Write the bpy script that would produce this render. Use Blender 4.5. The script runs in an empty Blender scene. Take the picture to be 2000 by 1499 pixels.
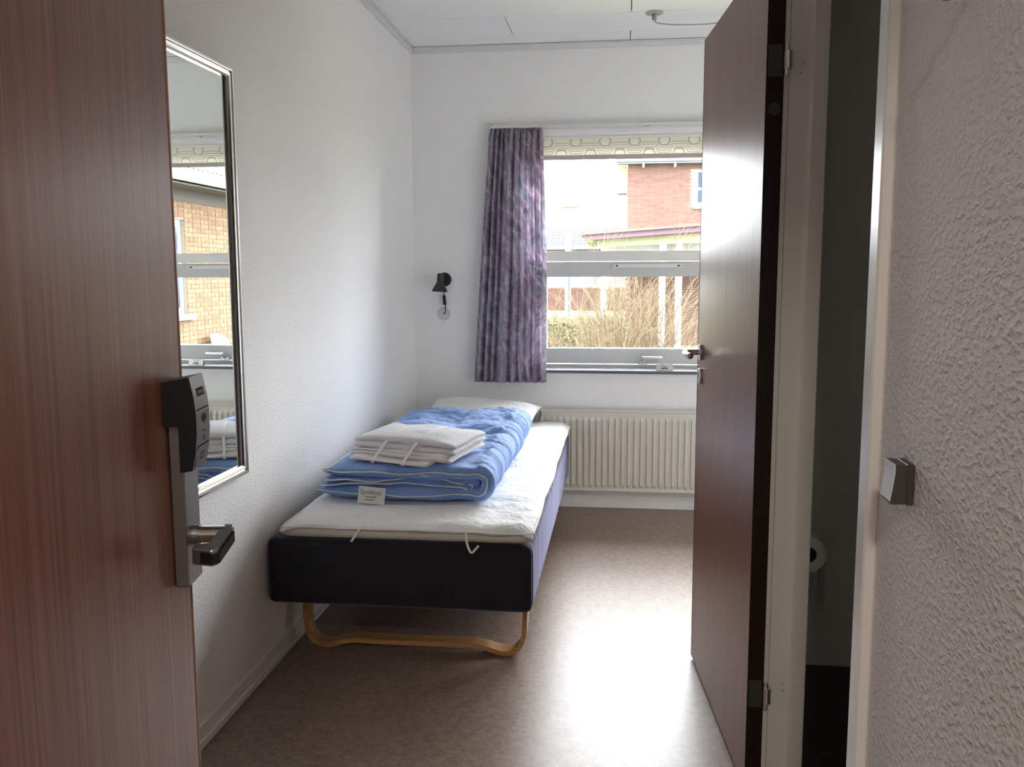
import bpy, bmesh, math, random
from mathutils import Vector, Matrix, noise

random.seed(7)
sc = bpy.context.scene
C = sc.collection

# ------------------------------------------------------------------ camera
CX, CH = 1.13954, 1.30022
FPX, PITCH, ROLL, YAW = 1750.35, 0.123405, -0.0028978, 0.1208734
cd = bpy.data.cameras.new('camera'); cam = bpy.data.objects.new('camera', cd); C.objects.link(cam)
cd.sensor_fit = 'HORIZONTAL'; cd.sensor_width = 36.0; cd.lens = FPX * 36.0 / 2000.0; cd.clip_start = 0.02; cd.clip_end = 300
_cy, _sy, _cp, _sp = math.cos(YAW), math.sin(YAW), math.cos(PITCH), math.sin(PITCH)
_fw = Vector((-_sy * _cp, _cy * _cp, -_sp)); _rt = Vector((_cy, _sy, 0)); _up = _rt.cross(_fw)
_cr, _sr = math.cos(ROLL), math.sin(ROLL)
_r2 = _rt * _cr + _up * _sr; _u2 = -_rt * _sr + _up * _cr
m = Matrix((_r2, _u2, -_fw)).transposed().to_4x4(); m.translation = Vector((CX, 0, CH))
cam.matrix_world = m
sc.camera = cam

# ------------------------------------------------------------------ sky, sun, exposure
SKY = 13.0
world = bpy.data.worlds.new('overcast_sky'); sc.world = world; world.use_nodes = True
bg = world.node_tree.nodes['Background']
bg.inputs['Color'].default_value = (0.95, 0.955, 1.0, 1); bg.inputs['Strength'].default_value = SKY
sd = bpy.data.lights.new('sun', 'SUN'); sd.energy = 2.0; sd.angle = math.radians(3); sd.color = (1.0, 0.93, 0.82)
sun = bpy.data.objects.new('sun', sd); C.objects.link(sun)
sun.rotation_euler = Vector((0.62, 0.42, -0.66)).to_track_quat('-Z', 'Y').to_euler()
sc.view_settings.view_transform = 'Standard'; sc.view_settings.look = 'None'
sc.view_settings.exposure = 1.22; sc.view_settings.gamma = 1.0; sc.view_settings.use_curve_mapping = False
sc.cycles.use_denoising = True
sc.cycles.max_bounces = 16; sc.cycles.diffuse_bounces = 10; sc.cycles.glossy_bounces = 6; sc.cycles.transparent_max_bounces = 16
sc.cycles.sample_clamp_indirect = 8.0
sc.cycles.caustics_reflective = False; sc.cycles.caustics_refractive = False

YB = 4.90; ZC = 2.50; XW = 1.513; XR = 3.35; YJ = 3.05     # back wall, ceiling, corridor-side wall, far right wall, bathroom corner
WX0, WX1, WZ0, WZ1 = 0.60, 3.05, 0.755, 2.035              # window opening
# portal: guides sky sampling through the window opening, gives off no light of its own
pd = bpy.data.lights.new('window_portal', 'AREA'); pd.shape = 'RECTANGLE'; pd.size = WX1 - WX0; pd.size_y = WZ1 - WZ0
pd.cycles.is_portal = True
po = bpy.data.objects.new('window_portal', pd); C.objects.link(po)
po.location = ((WX0 + WX1) / 2, YB + 0.29, (WZ0 + WZ1) / 2); po.rotation_euler = (math.radians(-90), 0, 0)

# ------------------------------------------------------------------ helpers
def lin(r, g, b):
    f = lambda v: (v / 255 / 12.92) if v / 255 <= 0.04045 else ((v / 255 + 0.055) / 1.055) ** 2.4
    return (f(r), f(g), f(b), 1.0)

MATS = {}
class N:
    """tiny node-tree helper"""
    def __init__(s, name):
        s.m = bpy.data.materials.new(name); s.m.use_nodes = True; s.t = s.m.node_tree
        s.b = s.t.nodes['Principled BSDF']; s.out = s.t.nodes['Material Output']; MATS[name] = s.m
    def n(s, typ, **kw):
        nd = s.t.nodes.new(typ)
        for k, v in kw.items():
            if hasattr(nd, k): setattr(nd, k, v)
        return nd
    def l(s, a, b): s.t.links.new(a, b)
    def coord(s, which='Object', scale=(1, 1, 1), rot=(0, 0, 0)):
        tc = s.n('ShaderNodeTexCoord'); mp = s.n('ShaderNodeMapping')
        mp.inputs['Scale'].default_value = scale; mp.inputs['Rotation'].default_value = rot
        s.l(tc.outputs[which], mp.inputs['Vector']); return mp.outputs['Vector']
    def noise(s, vec, scale, detail=3, rough=0.5, dist=0.0):
        nd = s.n('ShaderNodeTexNoise'); nd.inputs['Scale'].default_value = scale; nd.inputs['Detail'].default_value = detail
        nd.inputs['Roughness'].default_value = rough; nd.inputs['Distortion'].default_value = dist
        if vec is not None: s.l(vec, nd.inputs['Vector'])
        return nd.outputs['Fac']
    def ramp(s, fac, stops):
        r = s.n('ShaderNodeValToRGB'); e = r.color_ramp.elements
        while len(e) < len(stops): e.new(0.5)
        for i, (p, c) in enumerate(stops): e[i].position = p; e[i].color = c
        s.l(fac, r.inputs['Fac']); return r.outputs['Color']
    def bump(s, h, strength, dist=0.01, nrm=None):
        b = s.n('ShaderNodeBump'); b.inputs['Strength'].default_value = strength; b.inputs['Distance'].default_value = dist
        s.l(h, b.inputs['Height'])
        if nrm is not None: s.l(nrm, b.inputs['Normal'])
        return b.outputs['Normal']
    def set(s, **kw):
        for k, v in kw.items():
            k = k.replace('_', ' ')
            s.b.inputs[k].default_value = v
        return s

def plain(name, col, rough=0.5, metal=0.0, spec=0.5, bump=None, var=0.0, **kw):
    a = N(name); a.set(Base_Color=col, Roughness=rough, Metallic=metal); a.b.inputs['Specular IOR Level'].default_value = spec
    for k, v in kw.items(): a.b.inputs[k.replace('_', ' ')].default_value = v
    vec = None
    if bump or var: vec = a.coord()
    if var:
        f = a.noise(vec, 9, 4)
        c = a.ramp(f, [(0.3, tuple(x * (1 - var) for x in col[:3]) + (1,)), (0.7, tuple(min(1, x * (1 + var)) for x in col[:3]) + (1,))])
        a.l(c, a.b.inputs['Base Color'])
    if bump:
        a.l(a.bump(a.noise(vec, bump[0], 4), bump[1], bump[2] if len(bump) > 2 else 0.002), a.b.inputs['Normal'])
    return a.m

# --- wall plaster with sprayed splatter relief
def wall_mat(name, col, strength, scale=130, dist=0.004, st=(1, 1, 1)):
    a = N(name); a.set(Base_Color=col, Roughness=0.72); a.b.inputs['Specular IOR Level'].default_value = 0.3
    v = a.coord(scale=st)
    f1 = a.noise(v, scale, 1.5, 0.45, 0.3); f2 = a.noise(v, scale * 0.35, 2, 0.5)
    r1 = a.ramp(f1, [(0.42, (0, 0, 0, 1)), (0.72, (1, 1, 1, 1))])
    n1 = a.bump(r1, strength, dist); n2 = a.bump(f2, strength * 0.5, dist, n1)
    a.l(n2, a.b.inputs['Normal']); return a.m
wall_mat('wall_paint', (0.86, 0.855, 0.855, 1), 0.30, 115, 0.003)
wall_mat('wall_paint_coarse', (0.84, 0.83, 0.83, 1), 0.50, 150, 0.005, (1, 0.55, 0.85))
plain('ceiling_paint', (0.88, 0.89, 0.89, 1), 0.7, bump=(160, 0.12, 0.002))
plain('white_gloss', (0.82, 0.81, 0.79, 1), 0.28, bump=(25, 0.03, 0.002))
plain('jamb_paint', (0.74, 0.73, 0.69, 1), 0.30, bump=(25, 0.03, 0.002))
plain('window_paint', (0.60, 0.60, 0.60, 1), 0.35)
plain('trim_white', (0.72, 0.72, 0.71, 1), 0.45)
plain('radiator_paint', (0.66, 0.63, 0.57, 1), 0.32)
plain('bath_wall', (0.82, 0.82, 0.78, 1), 0.5)
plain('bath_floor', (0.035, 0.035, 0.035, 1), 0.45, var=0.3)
plain('paper', (0.78, 0.77, 0.74, 1), 0.9, bump=(200, 0.2))
plain('black_paint', (0.022, 0.024, 0.028, 1), 0.45)
plain('black_plastic', (0.008, 0.008, 0.009, 1), 0.45, spec=0.3)
plain('grey_plastic', (0.09, 0.085, 0.10, 1), 0.35)
plain('print_black', (0.01, 0.01, 0.012, 1), 0.6)
plain('print_grey', (0.12, 0.12, 0.13, 1), 0.7)
plain('bar_white', (0.80, 0.80, 0.82, 1), 0.35)
plain('light_plastic', (0.62, 0.61, 0.58, 1), 0.4)
plain('dark_slot', (0.004, 0.004, 0.004, 1), 0.8)
plain('steel', (0.56, 0.55, 0.53, 1), 0.28, metal=1.0, bump=(300, 0.03))
plain('steel_brushed', (0.30, 0.295, 0.30, 1), 0.38, metal=1.0, bump=(220, 0.06))
plain('chrome', (0.80, 0.80, 0.80, 1), 0.12, metal=1.0)
plain('dark_chrome', (0.10, 0.10, 0.11, 1), 0.18, metal=1.0)
plain('aluminium', (0.62, 0.63, 0.66, 1), 0.35, metal=1.0)
plain('mirror_glass', (0.84, 0.88, 0.86, 1), 0.0, metal=1.0)
plain('cable_grey', (0.34, 0.33, 0.30, 1), 0.5)
plain('canopy_cream', (0.42, 0.39, 0.33, 1), 0.45)
plain('sill_stone', (0.62, 0.63, 0.68, 1), 0.22)
plain('switch_silver', (0.78, 0.78, 0.83, 1), 0.35)
plain('sill_shade', (0.10, 0.105, 0.13, 1), 0.4)  # dark grey for the backlit shade on the sill front
plain('switch_dark', (0.05, 0.047, 0.043, 1), 0.5)
plain('elastic_white', (0.86, 0.86, 0.86, 1), 0.9)
plain('mattress_cotton', (0.70, 0.67, 0.61, 1), 0.95, bump=(350, 0.3, 0.002))
plain('label_white', (0.66, 0.66, 0.66, 1), 0.8)
plain('ext_white', (0.2550, 0.2635, 0.2720, 1), 0.6)
plain('ext_cream', (0.1445, 0.1232, 0.0680, 1), 0.7)
plain('ext_green_cream', (0.1360, 0.1445, 0.0850, 1), 0.7)
plain('ext_fascia', (0.0510, 0.0221, 0.0357, 1), 0.6)
plain('ext_roof_edge', (0.0467, 0.0272, 0.0221, 1), 0.7)
plain('ext_grey_metal', (0.0723, 0.0850, 0.1020, 1), 0.4)
plain('ext_pole', (0.0425, 0.0612, 0.0723, 1), 0.4)
plain('ext_roof_tile', (0.0255, 0.0289, 0.0357, 1), 0.7)
plain('ext_mortar', (0.1105, 0.0952, 0.0808, 1), 0.9)
plain('ext_soffit', (0.0255, 0.0187, 0.0187, 1), 0.8)
plain('ext_glass', (0.012, 0.02, 0.036, 1), 0.15, spec=0.1)
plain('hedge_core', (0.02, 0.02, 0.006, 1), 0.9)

def wood_mat(name, c0, c1, c2, rough, sc_=(55, 55, 0.9), bstr=0.05, coat=0.0, grain=(420, 420, 5)):
    a = N(name); a.set(Roughness=rough, IOR=1.36)
    v = a.coord(scale=sc_); f = a.noise(v, 1.0, 5, 0.62, 0.3)
    v2 = a.coord(scale=grain); f2 = a.noise(v2, 1.0, 3, 0.6)
    col = a.ramp(f, [(0.28, c0), (0.5, c1), (0.74, c2)])
    mx = a.n('ShaderNodeMix', data_type='RGBA', blend_type='MULTIPLY'); mx.inputs['Factor'].default_value = 0.55
    g = a.ramp(f2, [(0.35, (0.45, 0.42, 0.42, 1)), (0.6, (1.1, 1.1, 1.1, 1))])
    a.l(col, mx.inputs['A']); a.l(g, mx.inputs['B']); a.l(mx.outputs['Result'], a.b.inputs['Base Color'])
    a.l(a.bump(f2, bstr, 0.001), a.b.inputs['Normal'])
    if coat:
        a.b.inputs['Coat Weight'].default_value = coat; a.b.inputs['Coat Roughness'].default_value = 0.25
    return a.m
wood_mat('mahogany', lin(112, 70, 55), lin(134, 86, 68), lin(150, 103, 83), 0.34, sc_=(130, 130, 1.3))
wood_mat('mahogany_edge', lin(28, 16, 12), lin(34, 20, 15), lin(42, 25, 18), 0.5)
wood_mat('bentwood', lin(176, 128, 82), lin(198, 150, 100), lin(212, 168, 118), 0.4, sc_=(1.5, 60, 60), grain=(6, 300, 300))

# floor: speckled brown linoleum
a = N('linoleum'); v = a.coord()
f = a.noise(v, 55, 5, 0.75); f3 = a.noise(v, 2.0, 2); f4 = a.noise(a.coord(scale=(300, 60, 1)), 1.0, 3, 0.6)
col = a.ramp(f, [(0.30, lin(112, 93, 83)), (0.5, lin(140, 119, 108)), (0.72, lin(163, 144, 132))])
a.l(col, a.b.inputs['Base Color'])
r = a.n('ShaderNodeMapRange'); r.inputs['To Min'].default_value = 0.30; r.inputs['To Max'].default_value = 0.46
a.l(f4, r.inputs['Value']); a.l(r.outputs['Result'], a.b.inputs['Roughness'])
a.l(a.bump(f, 0.10, 0.001), a.b.inputs['Normal']); a.b.inputs['Specular IOR Level'].default_value = 0.6

# navy bed upholstery with sheen
a = N('navy_fabric'); v = a.coord(); f = a.noise(v, 500, 2)
f2 = a.noise(a.coord(scale=(14, 14, 2.2)), 1.0, 3, 0.5, 0.4)
a.set(Base_Color=lin(17, 17, 28), Roughness=0.85)
a.b.inputs['Sheen Weight'].default_value = 0.8; a.b.inputs['Sheen Roughness'].default_value = 0.35; a.b.inputs['Sheen Tint'].default_value = (0.62, 0.62, 0.95, 1)
a.l(a.bump(f2, 0.35, 0.02, a.bump(f, 0.3, 0.001)), a.b.inputs['Normal'])

# quilted white pad
a = N('quilted_cotton'); v = a.coord(); a.set(Base_Color=(0.86, 0.86, 0.87, 1), Roughness=0.9)
vo = a.n('ShaderNodeTexVoronoi', feature='DISTANCE_TO_EDGE'); vo.inputs['Scale'].default_value = 13
wv = a.n('ShaderNodeVectorMath', operation='ADD'); nz = a.n('ShaderNodeTexNoise'); nz.inputs['Scale'].default_value = 7
sc1 = a.n('ShaderNodeVectorMath', operation='SCALE'); sc1.inputs['Scale'].default_value = 0.12
a.l(v, nz.inputs['Vector']); a.l(nz.outputs['Color'], sc1.inputs[0]); a.l(sc1.outputs[0], wv.inputs[1]); a.l(v, wv.inputs[0]); a.l(wv.outputs[0], vo.inputs['Vector'])
e = a.ramp(vo.outputs['Distance'], [(0.0, (0, 0, 0, 1)), (0.09, (1, 1, 1, 1))])
f = a.noise(v, 22, 5, 0.6, 0.8)
a.l(a.bump(f, 0.45, 0.012, a.bump(e, 0.30, 0.004)), a.b.inputs['Normal'])

# blue duvet cover cotton with fine waffle weave
a = N('blue_cotton'); v = a.coord(); a.set(Roughness=0.8)
f = a.noise(v, 6, 3)
col = a.ramp(f, [(0.3, lin(104, 142, 204)), (0.7, lin(128, 163, 221))]); a.l(col, a.b.inputs['Base Color'])
w1 = a.n('ShaderNodeTexWave', bands_direction='X'); w1.inputs['Scale'].default_value = 38
w2 = a.n('ShaderNodeTexWave', bands_direction='Y'); w2.inputs['Scale'].default_value = 38
a.l(v, w1.inputs['Vector']); a.l(v, w2.inputs['Vector'])
mm = a.n('ShaderNodeMath', operation='MULTIPLY'); a.l(w1.outputs['Fac'], mm.inputs[0]); a.l(w2.outputs['Fac'], mm.inputs[1])
f2 = a.noise(v, 26, 4, 0.6, 1.0)
a.l(a.bump(f2, 0.55, 0.012, a.bump(mm.outputs[0], 0.25, 0.002)), a.b.inputs['Normal'])
a.b.inputs['Sheen Weight'].default_value = 0.25

plain('piping_cream', (0.72, 0.71, 0.66, 1), 0.8)
plain('towel_terry', (0.80, 0.79, 0.83, 1), 0.95, bump=(260, 0.9, 0.006), Sheen_Weight=0.3)
plain('linen_white', (0.79, 0.775, 0.79, 1), 0.9, bump=(40, 0.25, 0.004))
a = N('pillow_cotton'); v = a.coord(); a.set(Base_Color=(0.80, 0.80, 0.82, 1), Roughness=0.9)
a.l(a.bump(a.noise(v, 11, 5, 0.6, 0.8), 0.6, 0.02), a.b.inputs['Normal'])

# marbled curtain print, lets some daylight through
a = N('curtain_print'); v = a.coord('UV', scale=(1, 1, 1))
nz = a.n('ShaderNodeTexNoise'); nz.inputs['Scale'].default_value = 4.2; nz.inputs['Detail'].default_value = 2.5; nz.inputs['Distortion'].default_value = 2.8; a.l(v, nz.inputs['Vector'])
w = a.n('ShaderNodeTexWave', wave_type='BANDS', bands_direction='DIAGONAL'); w.inputs['Scale'].default_value = 2.0; w.inputs['Distortion'].default_value = 10; w.inputs['Detail'].default_value = 2.5; w.inputs['Detail Scale'].default_value = 1.1
a.l(v, w.inputs['Vector'])
c1 = a.ramp(nz.outputs['Fac'], [(0.30, lin(140, 146, 168)), (0.42, lin(222, 224, 234)), (0.50, lin(178, 150, 172)), (0.60, lin(236, 222, 236)), (0.74, lin(158, 162, 184))])
c2 = a.ramp(w.outputs['Fac'], [(0.0, lin(124, 128, 152)), (0.28, lin(194, 160, 184)), (0.42, lin(166, 170, 194)), (0.60, lin(238, 236, 244)), (0.72, lin(198, 162, 186)), (1.0, lin(142, 148, 172))])
mx = a.n('ShaderNodeMix', data_type='RGBA'); mx.inputs['Factor'].default_value = 0.48; a.l(c1, mx.inputs['A']); a.l(c2, mx.inputs['B'])
hs_ = a.n('ShaderNodeHueSaturation'); hs_.inputs['Saturation'].default_value = 0.72; hs_.inputs['Value'].default_value = 1.08; a.l(mx.outputs['Result'], hs_.inputs['Color'])
a.l(hs_.outputs['Color'], a.b.inputs['Base Color']); a.set(Roughness=0.7)
tr = a.n('ShaderNodeBsdfTranslucent'); a.l(hs_.outputs['Color'], tr.inputs['Color'])
ms = a.n('ShaderNodeMixShader'); ms.inputs['Fac'].default_value = 0.60
a.l(a.b.outputs[0], ms.inputs[1]); a.l(tr.outputs[0], ms.inputs[2]); a.l(ms.outputs[0], a.out.inputs['Surface'])

# roller blind cloth, a little translucent
a = N('blind_cloth'); a.set(Base_Color=lin(242, 240, 234), Roughness=0.8)
tr = a.n('ShaderNodeBsdfTranslucent'); tr.inputs['Color'].default_value = lin(246, 244, 236)
ms = a.n('ShaderNodeMixShader'); ms.inputs['Fac'].default_value = 0.34
a.l(a.b.outputs[0], ms.inputs[1]); a.l(tr.outputs[0], ms.inputs[2]); a.l(ms.outputs[0], a.out.inputs['Surface'])
plain('blind_print', lin(176, 172, 156), 0.8)
plain('blind_print_dark', lin(120, 118, 108), 0.8)
plain('blind_hem', lin(188, 178, 174), 0.7)

# clear pane: passes light straight through, mirrors a little
a = N('pane_glass'); tb = a.n('ShaderNodeBsdfTransparent'); tb.inputs['Color'].default_value = (0.96, 0.98, 0.97, 1)
gl = a.n('ShaderNodeBsdfGlossy'); gl.inputs['Roughness'].default_value = 0.0
lw = a.n('ShaderNodeFresnel'); lw.inputs['IOR'].default_value = 1.25
ms = a.n('ShaderNodeMixShader'); a.l(lw.outputs[0], ms.inputs['Fac']); a.l(tb.outputs[0], ms.inputs[1]); a.l(gl.outputs[0], ms.inputs[2]); a.l(ms.outputs[0], a.out.inputs['Surface'])

# bricks: colour varies from brick to brick
def brick_mat(name, c0, c1, c2):
    a = N(name); oi = a.n('ShaderNodeObjectInfo'); f = a.noise(a.coord(), 16, 3)
    geo = a.n('ShaderNodeNewGeometry')
    ad = a.n('ShaderNodeMath', operation='ADD'); a.l(oi.outputs['Random'], ad.inputs[0]); a.l(geo.outputs['Random Per Island'], ad.inputs[1])
    fr = a.n('ShaderNodeMath', operation='FRACT'); a.l(ad.outputs[0], fr.inputs[0])
    col = a.ramp(fr.outputs[0], [(0.0, c0), (0.5, c1), (1.0, c2)])
    a.l(col, a.b.inputs['Base Color']); a.set(Roughness=0.9); a.l(a.bump(f, 0.4, 0.004), a.b.inputs['Normal']); return a.m
brick_mat('brick_yellow', (0.0680, 0.0306, 0.0119, 1), (0.0892, 0.0425, 0.0170, 1), (0.1062, 0.0527, 0.0229, 1))
brick_mat('brick_red', (0.0425, 0.0153, 0.0102, 1), (0.0561, 0.0213, 0.0145, 1), (0.0680, 0.0272, 0.0187, 1))
brick_mat('twig', (0.0338, 0.0210, 0.0090, 1), (0.0562, 0.0360, 0.0150, 1), (0.0863, 0.0638, 0.0315, 1))
brick_mat('hedge_leaf', (0.0382, 0.0340, 0.0068, 1), (0.0638, 0.0553, 0.0136, 1), (0.0850, 0.0595, 0.0213, 1))
a = N('lawn'); f = a.noise(a.coord(), 3, 6, 0.7); a.l(a.ramp(f, [(0.35, (0.09, 0.10, 0.04, 1)), (0.65, (0.17, 0.165, 0.08, 1))]), a.b.inputs['Base Color']); a.set(Roughness=1.0)
a = N('fill_lamp_glow'); a.b.inputs['Emission Color'].default_value = (1.0, 0.90, 0.76, 1); a.b.inputs['Emission Strength'].default_value = 42.0  # emission of the added fill lamp in the corridor

# ---- mesh helpers (all shapes are given in world metres)
def root_loc(o):
    p = Vector((0, 0, 0))
    while o is not None: p = p + o.location; o = o.parent
    return p
def link(name, me, mat, parent=None, base=None, smooth=False):
    off = root_loc(parent) if parent is not None else (Vector(base) if base is not None else None)
    if off is None:
        xs = [v.co for v in me.vertices]
        off = Vector(((min(c.x for c in xs) + max(c.x for c in xs)) / 2, (min(c.y for c in xs) + max(c.y for c in xs)) / 2, min(c.z for c in xs)))
    me.transform(Matrix.Translation(-off))
    o = bpy.data.objects.new(name, me); C.objects.link(o)
    if parent is not None: o.parent = parent
    else: o.location = off
    me.materials.append(MATS[mat] if isinstance(mat, str) else mat)
    if smooth:
        for p in me.polygons: p.use_smooth = True
    return o
def obj(name, bm, mat, parent=None, base=None, smooth=False, fix=True):
    if fix: bmesh.ops.recalc_face_normals(bm, faces=bm.faces)
    me = bpy.data.meshes.new(name); bm.to_mesh(me); bm.free()
    return link(name, me, mat, parent, base, smooth)
def tag(o, label, cat, group=None, kind=None):
    o['label'] = label; o['category'] = cat
    if group: o['group'] = group
    if kind: o['kind'] = kind
    return o
def thing(name, loc, label, cat, group=None, kind=None):
    o = bpy.data.objects.new(name, None); C.objects.link(o); o.location = loc; o.empty_display_size = 0.05
    return tag(o, label, cat, group, kind)
def part(name, bm, mat, parent, label=None, smooth=False, fix=True):
    o = obj(name, bm, mat, parent, smooth=smooth, fix=fix)
    if label: o['label'] = label
    return o
def B(): return bmesh.new()
def box(bm, x0, x1, y0, y1, z0, z1, bevel=0.0, seg=1, M=None):
    vs = [bm.verts.new((x, y, z)) for x in (x0, x1) for y in (y0, y1) for z in (z0, z1)]
    q = [(0, 1, 3, 2), (4, 6, 7, 5), (0, 4, 5, 1), (2, 3, 7, 6), (0, 2, 6, 4), (1, 5, 7, 3)]
    fs = [bm.faces.new([vs[i] for i in f]) for f in q]
    if bevel > 0:
        es = list({e for f in fs for e in f.edges})
        rr = bmesh.ops.bevel(bm, geom=es, offset=bevel, segments=seg, profile=0.5, affect='EDGES')
        vs = list({v for f in rr['faces'] for v in f.verts} | {v for v in vs if v.is_valid})
    if M is not None:
        for v in vs: v.co = M @ v.co
    return bm
def bx(*a, **k): return box(B(), *a, **k)
def tube(bm, pts, r, n=8, caps=True, r1=None):
    pts = [Vector(p) for p in pts]; rings = []; prev = None
    for i, p in enumerate(pts):
        d = (pts[min(i + 1, len(pts) - 1)] - pts[max(i - 1, 0)]).normalized()
        if prev is None:
            u = d.orthogonal().normalized()
        else:
            u = (prev - d * prev.dot(d)).normalized()
        prev = u; w = d.cross(u)
        t = i / max(1, len(pts) - 1); rr = r if r1 is None else r * (1 - t) + r1 * t
        rings.append([bm.verts.new(p + (u * math.cos(2 * math.pi * k / n) + w * math.sin(2 * math.pi * k / n)) * rr) for k in range(n)])
    for a_, b_ in zip(rings, rings[1:]):
        for k in range(n): bm.faces.new((a_[k], a_[(k + 1) % n], b_[(k + 1) % n], b_[k]))
    if caps:
        bm.faces.new(rings[0][::-1]); bm.faces.new(rings[-1])
    return bm
def lathe(bm, prof, M, n=32):
    """prof: list of (radius, height) along local z; closed at the axis when radius is 0"""
    rings = []
    for r, h in prof:
        if r < 1e-6: rings.append([bm.verts.new(M @ Vector((0, 0, h)))])
        else: rings.append([bm.verts.new(M @ Vector((r * math.cos(2 * math.pi * k / n), r * math.sin(2 * math.pi * k / n), h))) for k in range(n)])
    for a_, b_ in zip(rings, rings[1:]):
        for k in range(n):
            k2 = (k + 1) % n
            if len(a_) == 1 and len(b_) == 1: continue
            if len(a_) == 1: bm.faces.new((a_[0], b_[k], b_[k2]))
            elif len(b_) == 1: bm.faces.new((a_[k], a_[k2], b_[0]))
            else: bm.faces.new((a_[k], a_[k2], b_[k2], b_[k]))
    return bm
def frame_z(p, d):
    """matrix with local z along d at p"""
    d = Vector(d).normalized(); q = d.to_track_quat('Z', 'Y').to_matrix().to_4x4(); q.translation = Vector(p); return q
def prism(bm, poly, P, U, V, W, t0, t1):
    """polygon in plane (U,V) from origin P, extruded along W"""
    P, U, V, W = Vector(P), Vector(U), Vector(V), Vector(W)
    lo = [bm.verts.new(P + U * a_ + V * b_ + W * t0) for a_, b_ in poly]; hi = [bm.verts.new(P + U * a_ + V * b_ + W * t1) for a_, b_ in poly]
    n = len(poly)
    for i in range(n): bm.faces.new((lo[i], lo[(i + 1) % n], hi[(i + 1) % n], hi[i]))
    bm.faces.new(lo[::-1]); bm.faces.new(hi); return bm
def band(bm, pts2, y0, y1, th):
    """flat bent strip: centre line pts2 in (x,z), thickness th, from y0 to y1"""
    n = len(pts2); L, R = [], []
    for i in range(n):
        a_ = Vector(pts2[max(i - 1, 0)]); b_ = Vector(pts2[min(i + 1, n - 1)]); d = (b_ - a_).normalized(); nn = Vector((-d.y, d.x)); c = Vector(pts2[i])
        L.append(c + nn * th / 2); R.append(c - nn * th / 2)
    rows = [[bm.verts.new((L[i].x, y0, L[i].y)), bm.verts.new((R[i].x, y0, R[i].y)), bm.verts.new((R[i].x, y1, R[i].y)), bm.verts.new((L[i].x, y1, L[i].y))] for i in range(n)]
    for a_, b_ in zip(rows, rows[1:]):
        for k in range(4): bm.faces.new((a_[k], a_[(k + 1) % 4], b_[(k + 1) % 4], b_[k]))
    bm.faces.new(rows[0]); bm.faces.new(rows[-1][::-1]); return bm
def text_mesh(body, size, M, extrude=0.0002):
    cu = bpy.data.curves.new('lettering', 'FONT'); cu.body = body; cu.size = size; cu.extrude = extrude; cu.align_x = 'CENTER'; cu.align_y = 'CENTER'; cu.resolution_u = 3
    o = bpy.data.objects.new('lettering', cu); C.objects.link(o)
    me = bpy.data.meshes.new_from_object(o.evaluated_get(bpy.context.evaluated_depsgraph_get()))
    bpy.data.objects.remove(o); me.transform(M); return me
def fbm(x, y, z=0.0, o=4):
    return noise.fractal(Vector((x, y, z)), 1.0, 2.0, o)
def catmull(P, k=8):
    P = [Vector(p) for p in P]; out = []
    for i in range(len(P) - 1):
        p0, p1, p2, p3 = P[max(i - 1, 0)], P[i], P[i + 1], P[min(i + 2, len(P) - 1)]
        for j in range(k):
            t = j / k
            out.append(0.5 * ((2 * p1) + (p2 - p0) * t + (2 * p0 - 5 * p1 + 4 * p2 - p3) * t * t + (3 * p1 - p0 - 3 * p2 + p3) * t ** 3))
    out.append(P[-1]); return out

# ================================================================== STRUCTURE
def struct(name, bm, mat, label, cat, **k):
    return tag(obj(name, bm, mat, **k), label, cat, kind='structure')
struct('floor', bx(-0.05, XR + 0.1, -0.02, YB + 0.05, -0.12, 0.0), 'linoleum', 'brown speckled linoleum floor of the bedroom, shiny by the window', 'floor')
struct('wall_left', bx(-0.12, 0.0, -0.12, YB + 0.30, -0.12, 2.75), 'wall_paint', 'white textured wall with the mirror, along the bed', 'wall')
b = B()
box(b, 0.0, WX0, YB, YB + 0.30, -0.12, 2.75); box(b, WX1, XR + 0.12, YB, YB + 0.30, -0.12, 2.75)
box(b, WX0, WX1, YB, YB + 0.30, -0.12, WZ0 - 0.002); box(b, WX0, WX1, YB, YB + 0.30, WZ1, 2.75)
struct('wall_back', b, 'wall_paint', 'white end wall around the window, with curtain and radiator', 'wall')
# corridor-side wall with the bathroom doorway
DY0, DY1, DH = 1.363, 2.165, 2.05
b = B()
box(b, XW, XW + 0.08, -0.12, DY0, 0, 2.75); box(b, XW, XW + 0.08, DY1 + 0.045, YJ, 0, 2.75); box(b, XW, XW + 0.08, DY0, DY1 + 0.045, DH + 0.04, 2.75)
struct('wall_right', b, 'wall_paint_coarse', 'white wall with coarse sprayed relief, carrying the light switch', 'wall')
struct('wall_far_right', bx(XR, XR + 0.12, YJ, YB, -0.0, 2.75), 'wall_paint', 'white side wall of the room beyond the open wooden door', 'wall')
b = B(); box(b, XW + 0.08, XR + 0.12, YJ - 0.10, YJ, 0, 2.75)
struct('wall_bathroom_front', b, 'wall_paint', 'wall between the bathroom and the wider end of the room', 'wall')
b = B(); box(b, -0.12, 0.80, -0.12, 0.0, 0, 2.75); box(b, 0.80, XW, -0.12, 0.0, 2.12, 2.75)
struct('wall_entry', b, 'wall_paint', 'white wall around the entrance doorway behind the viewer', 'wall')
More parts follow.
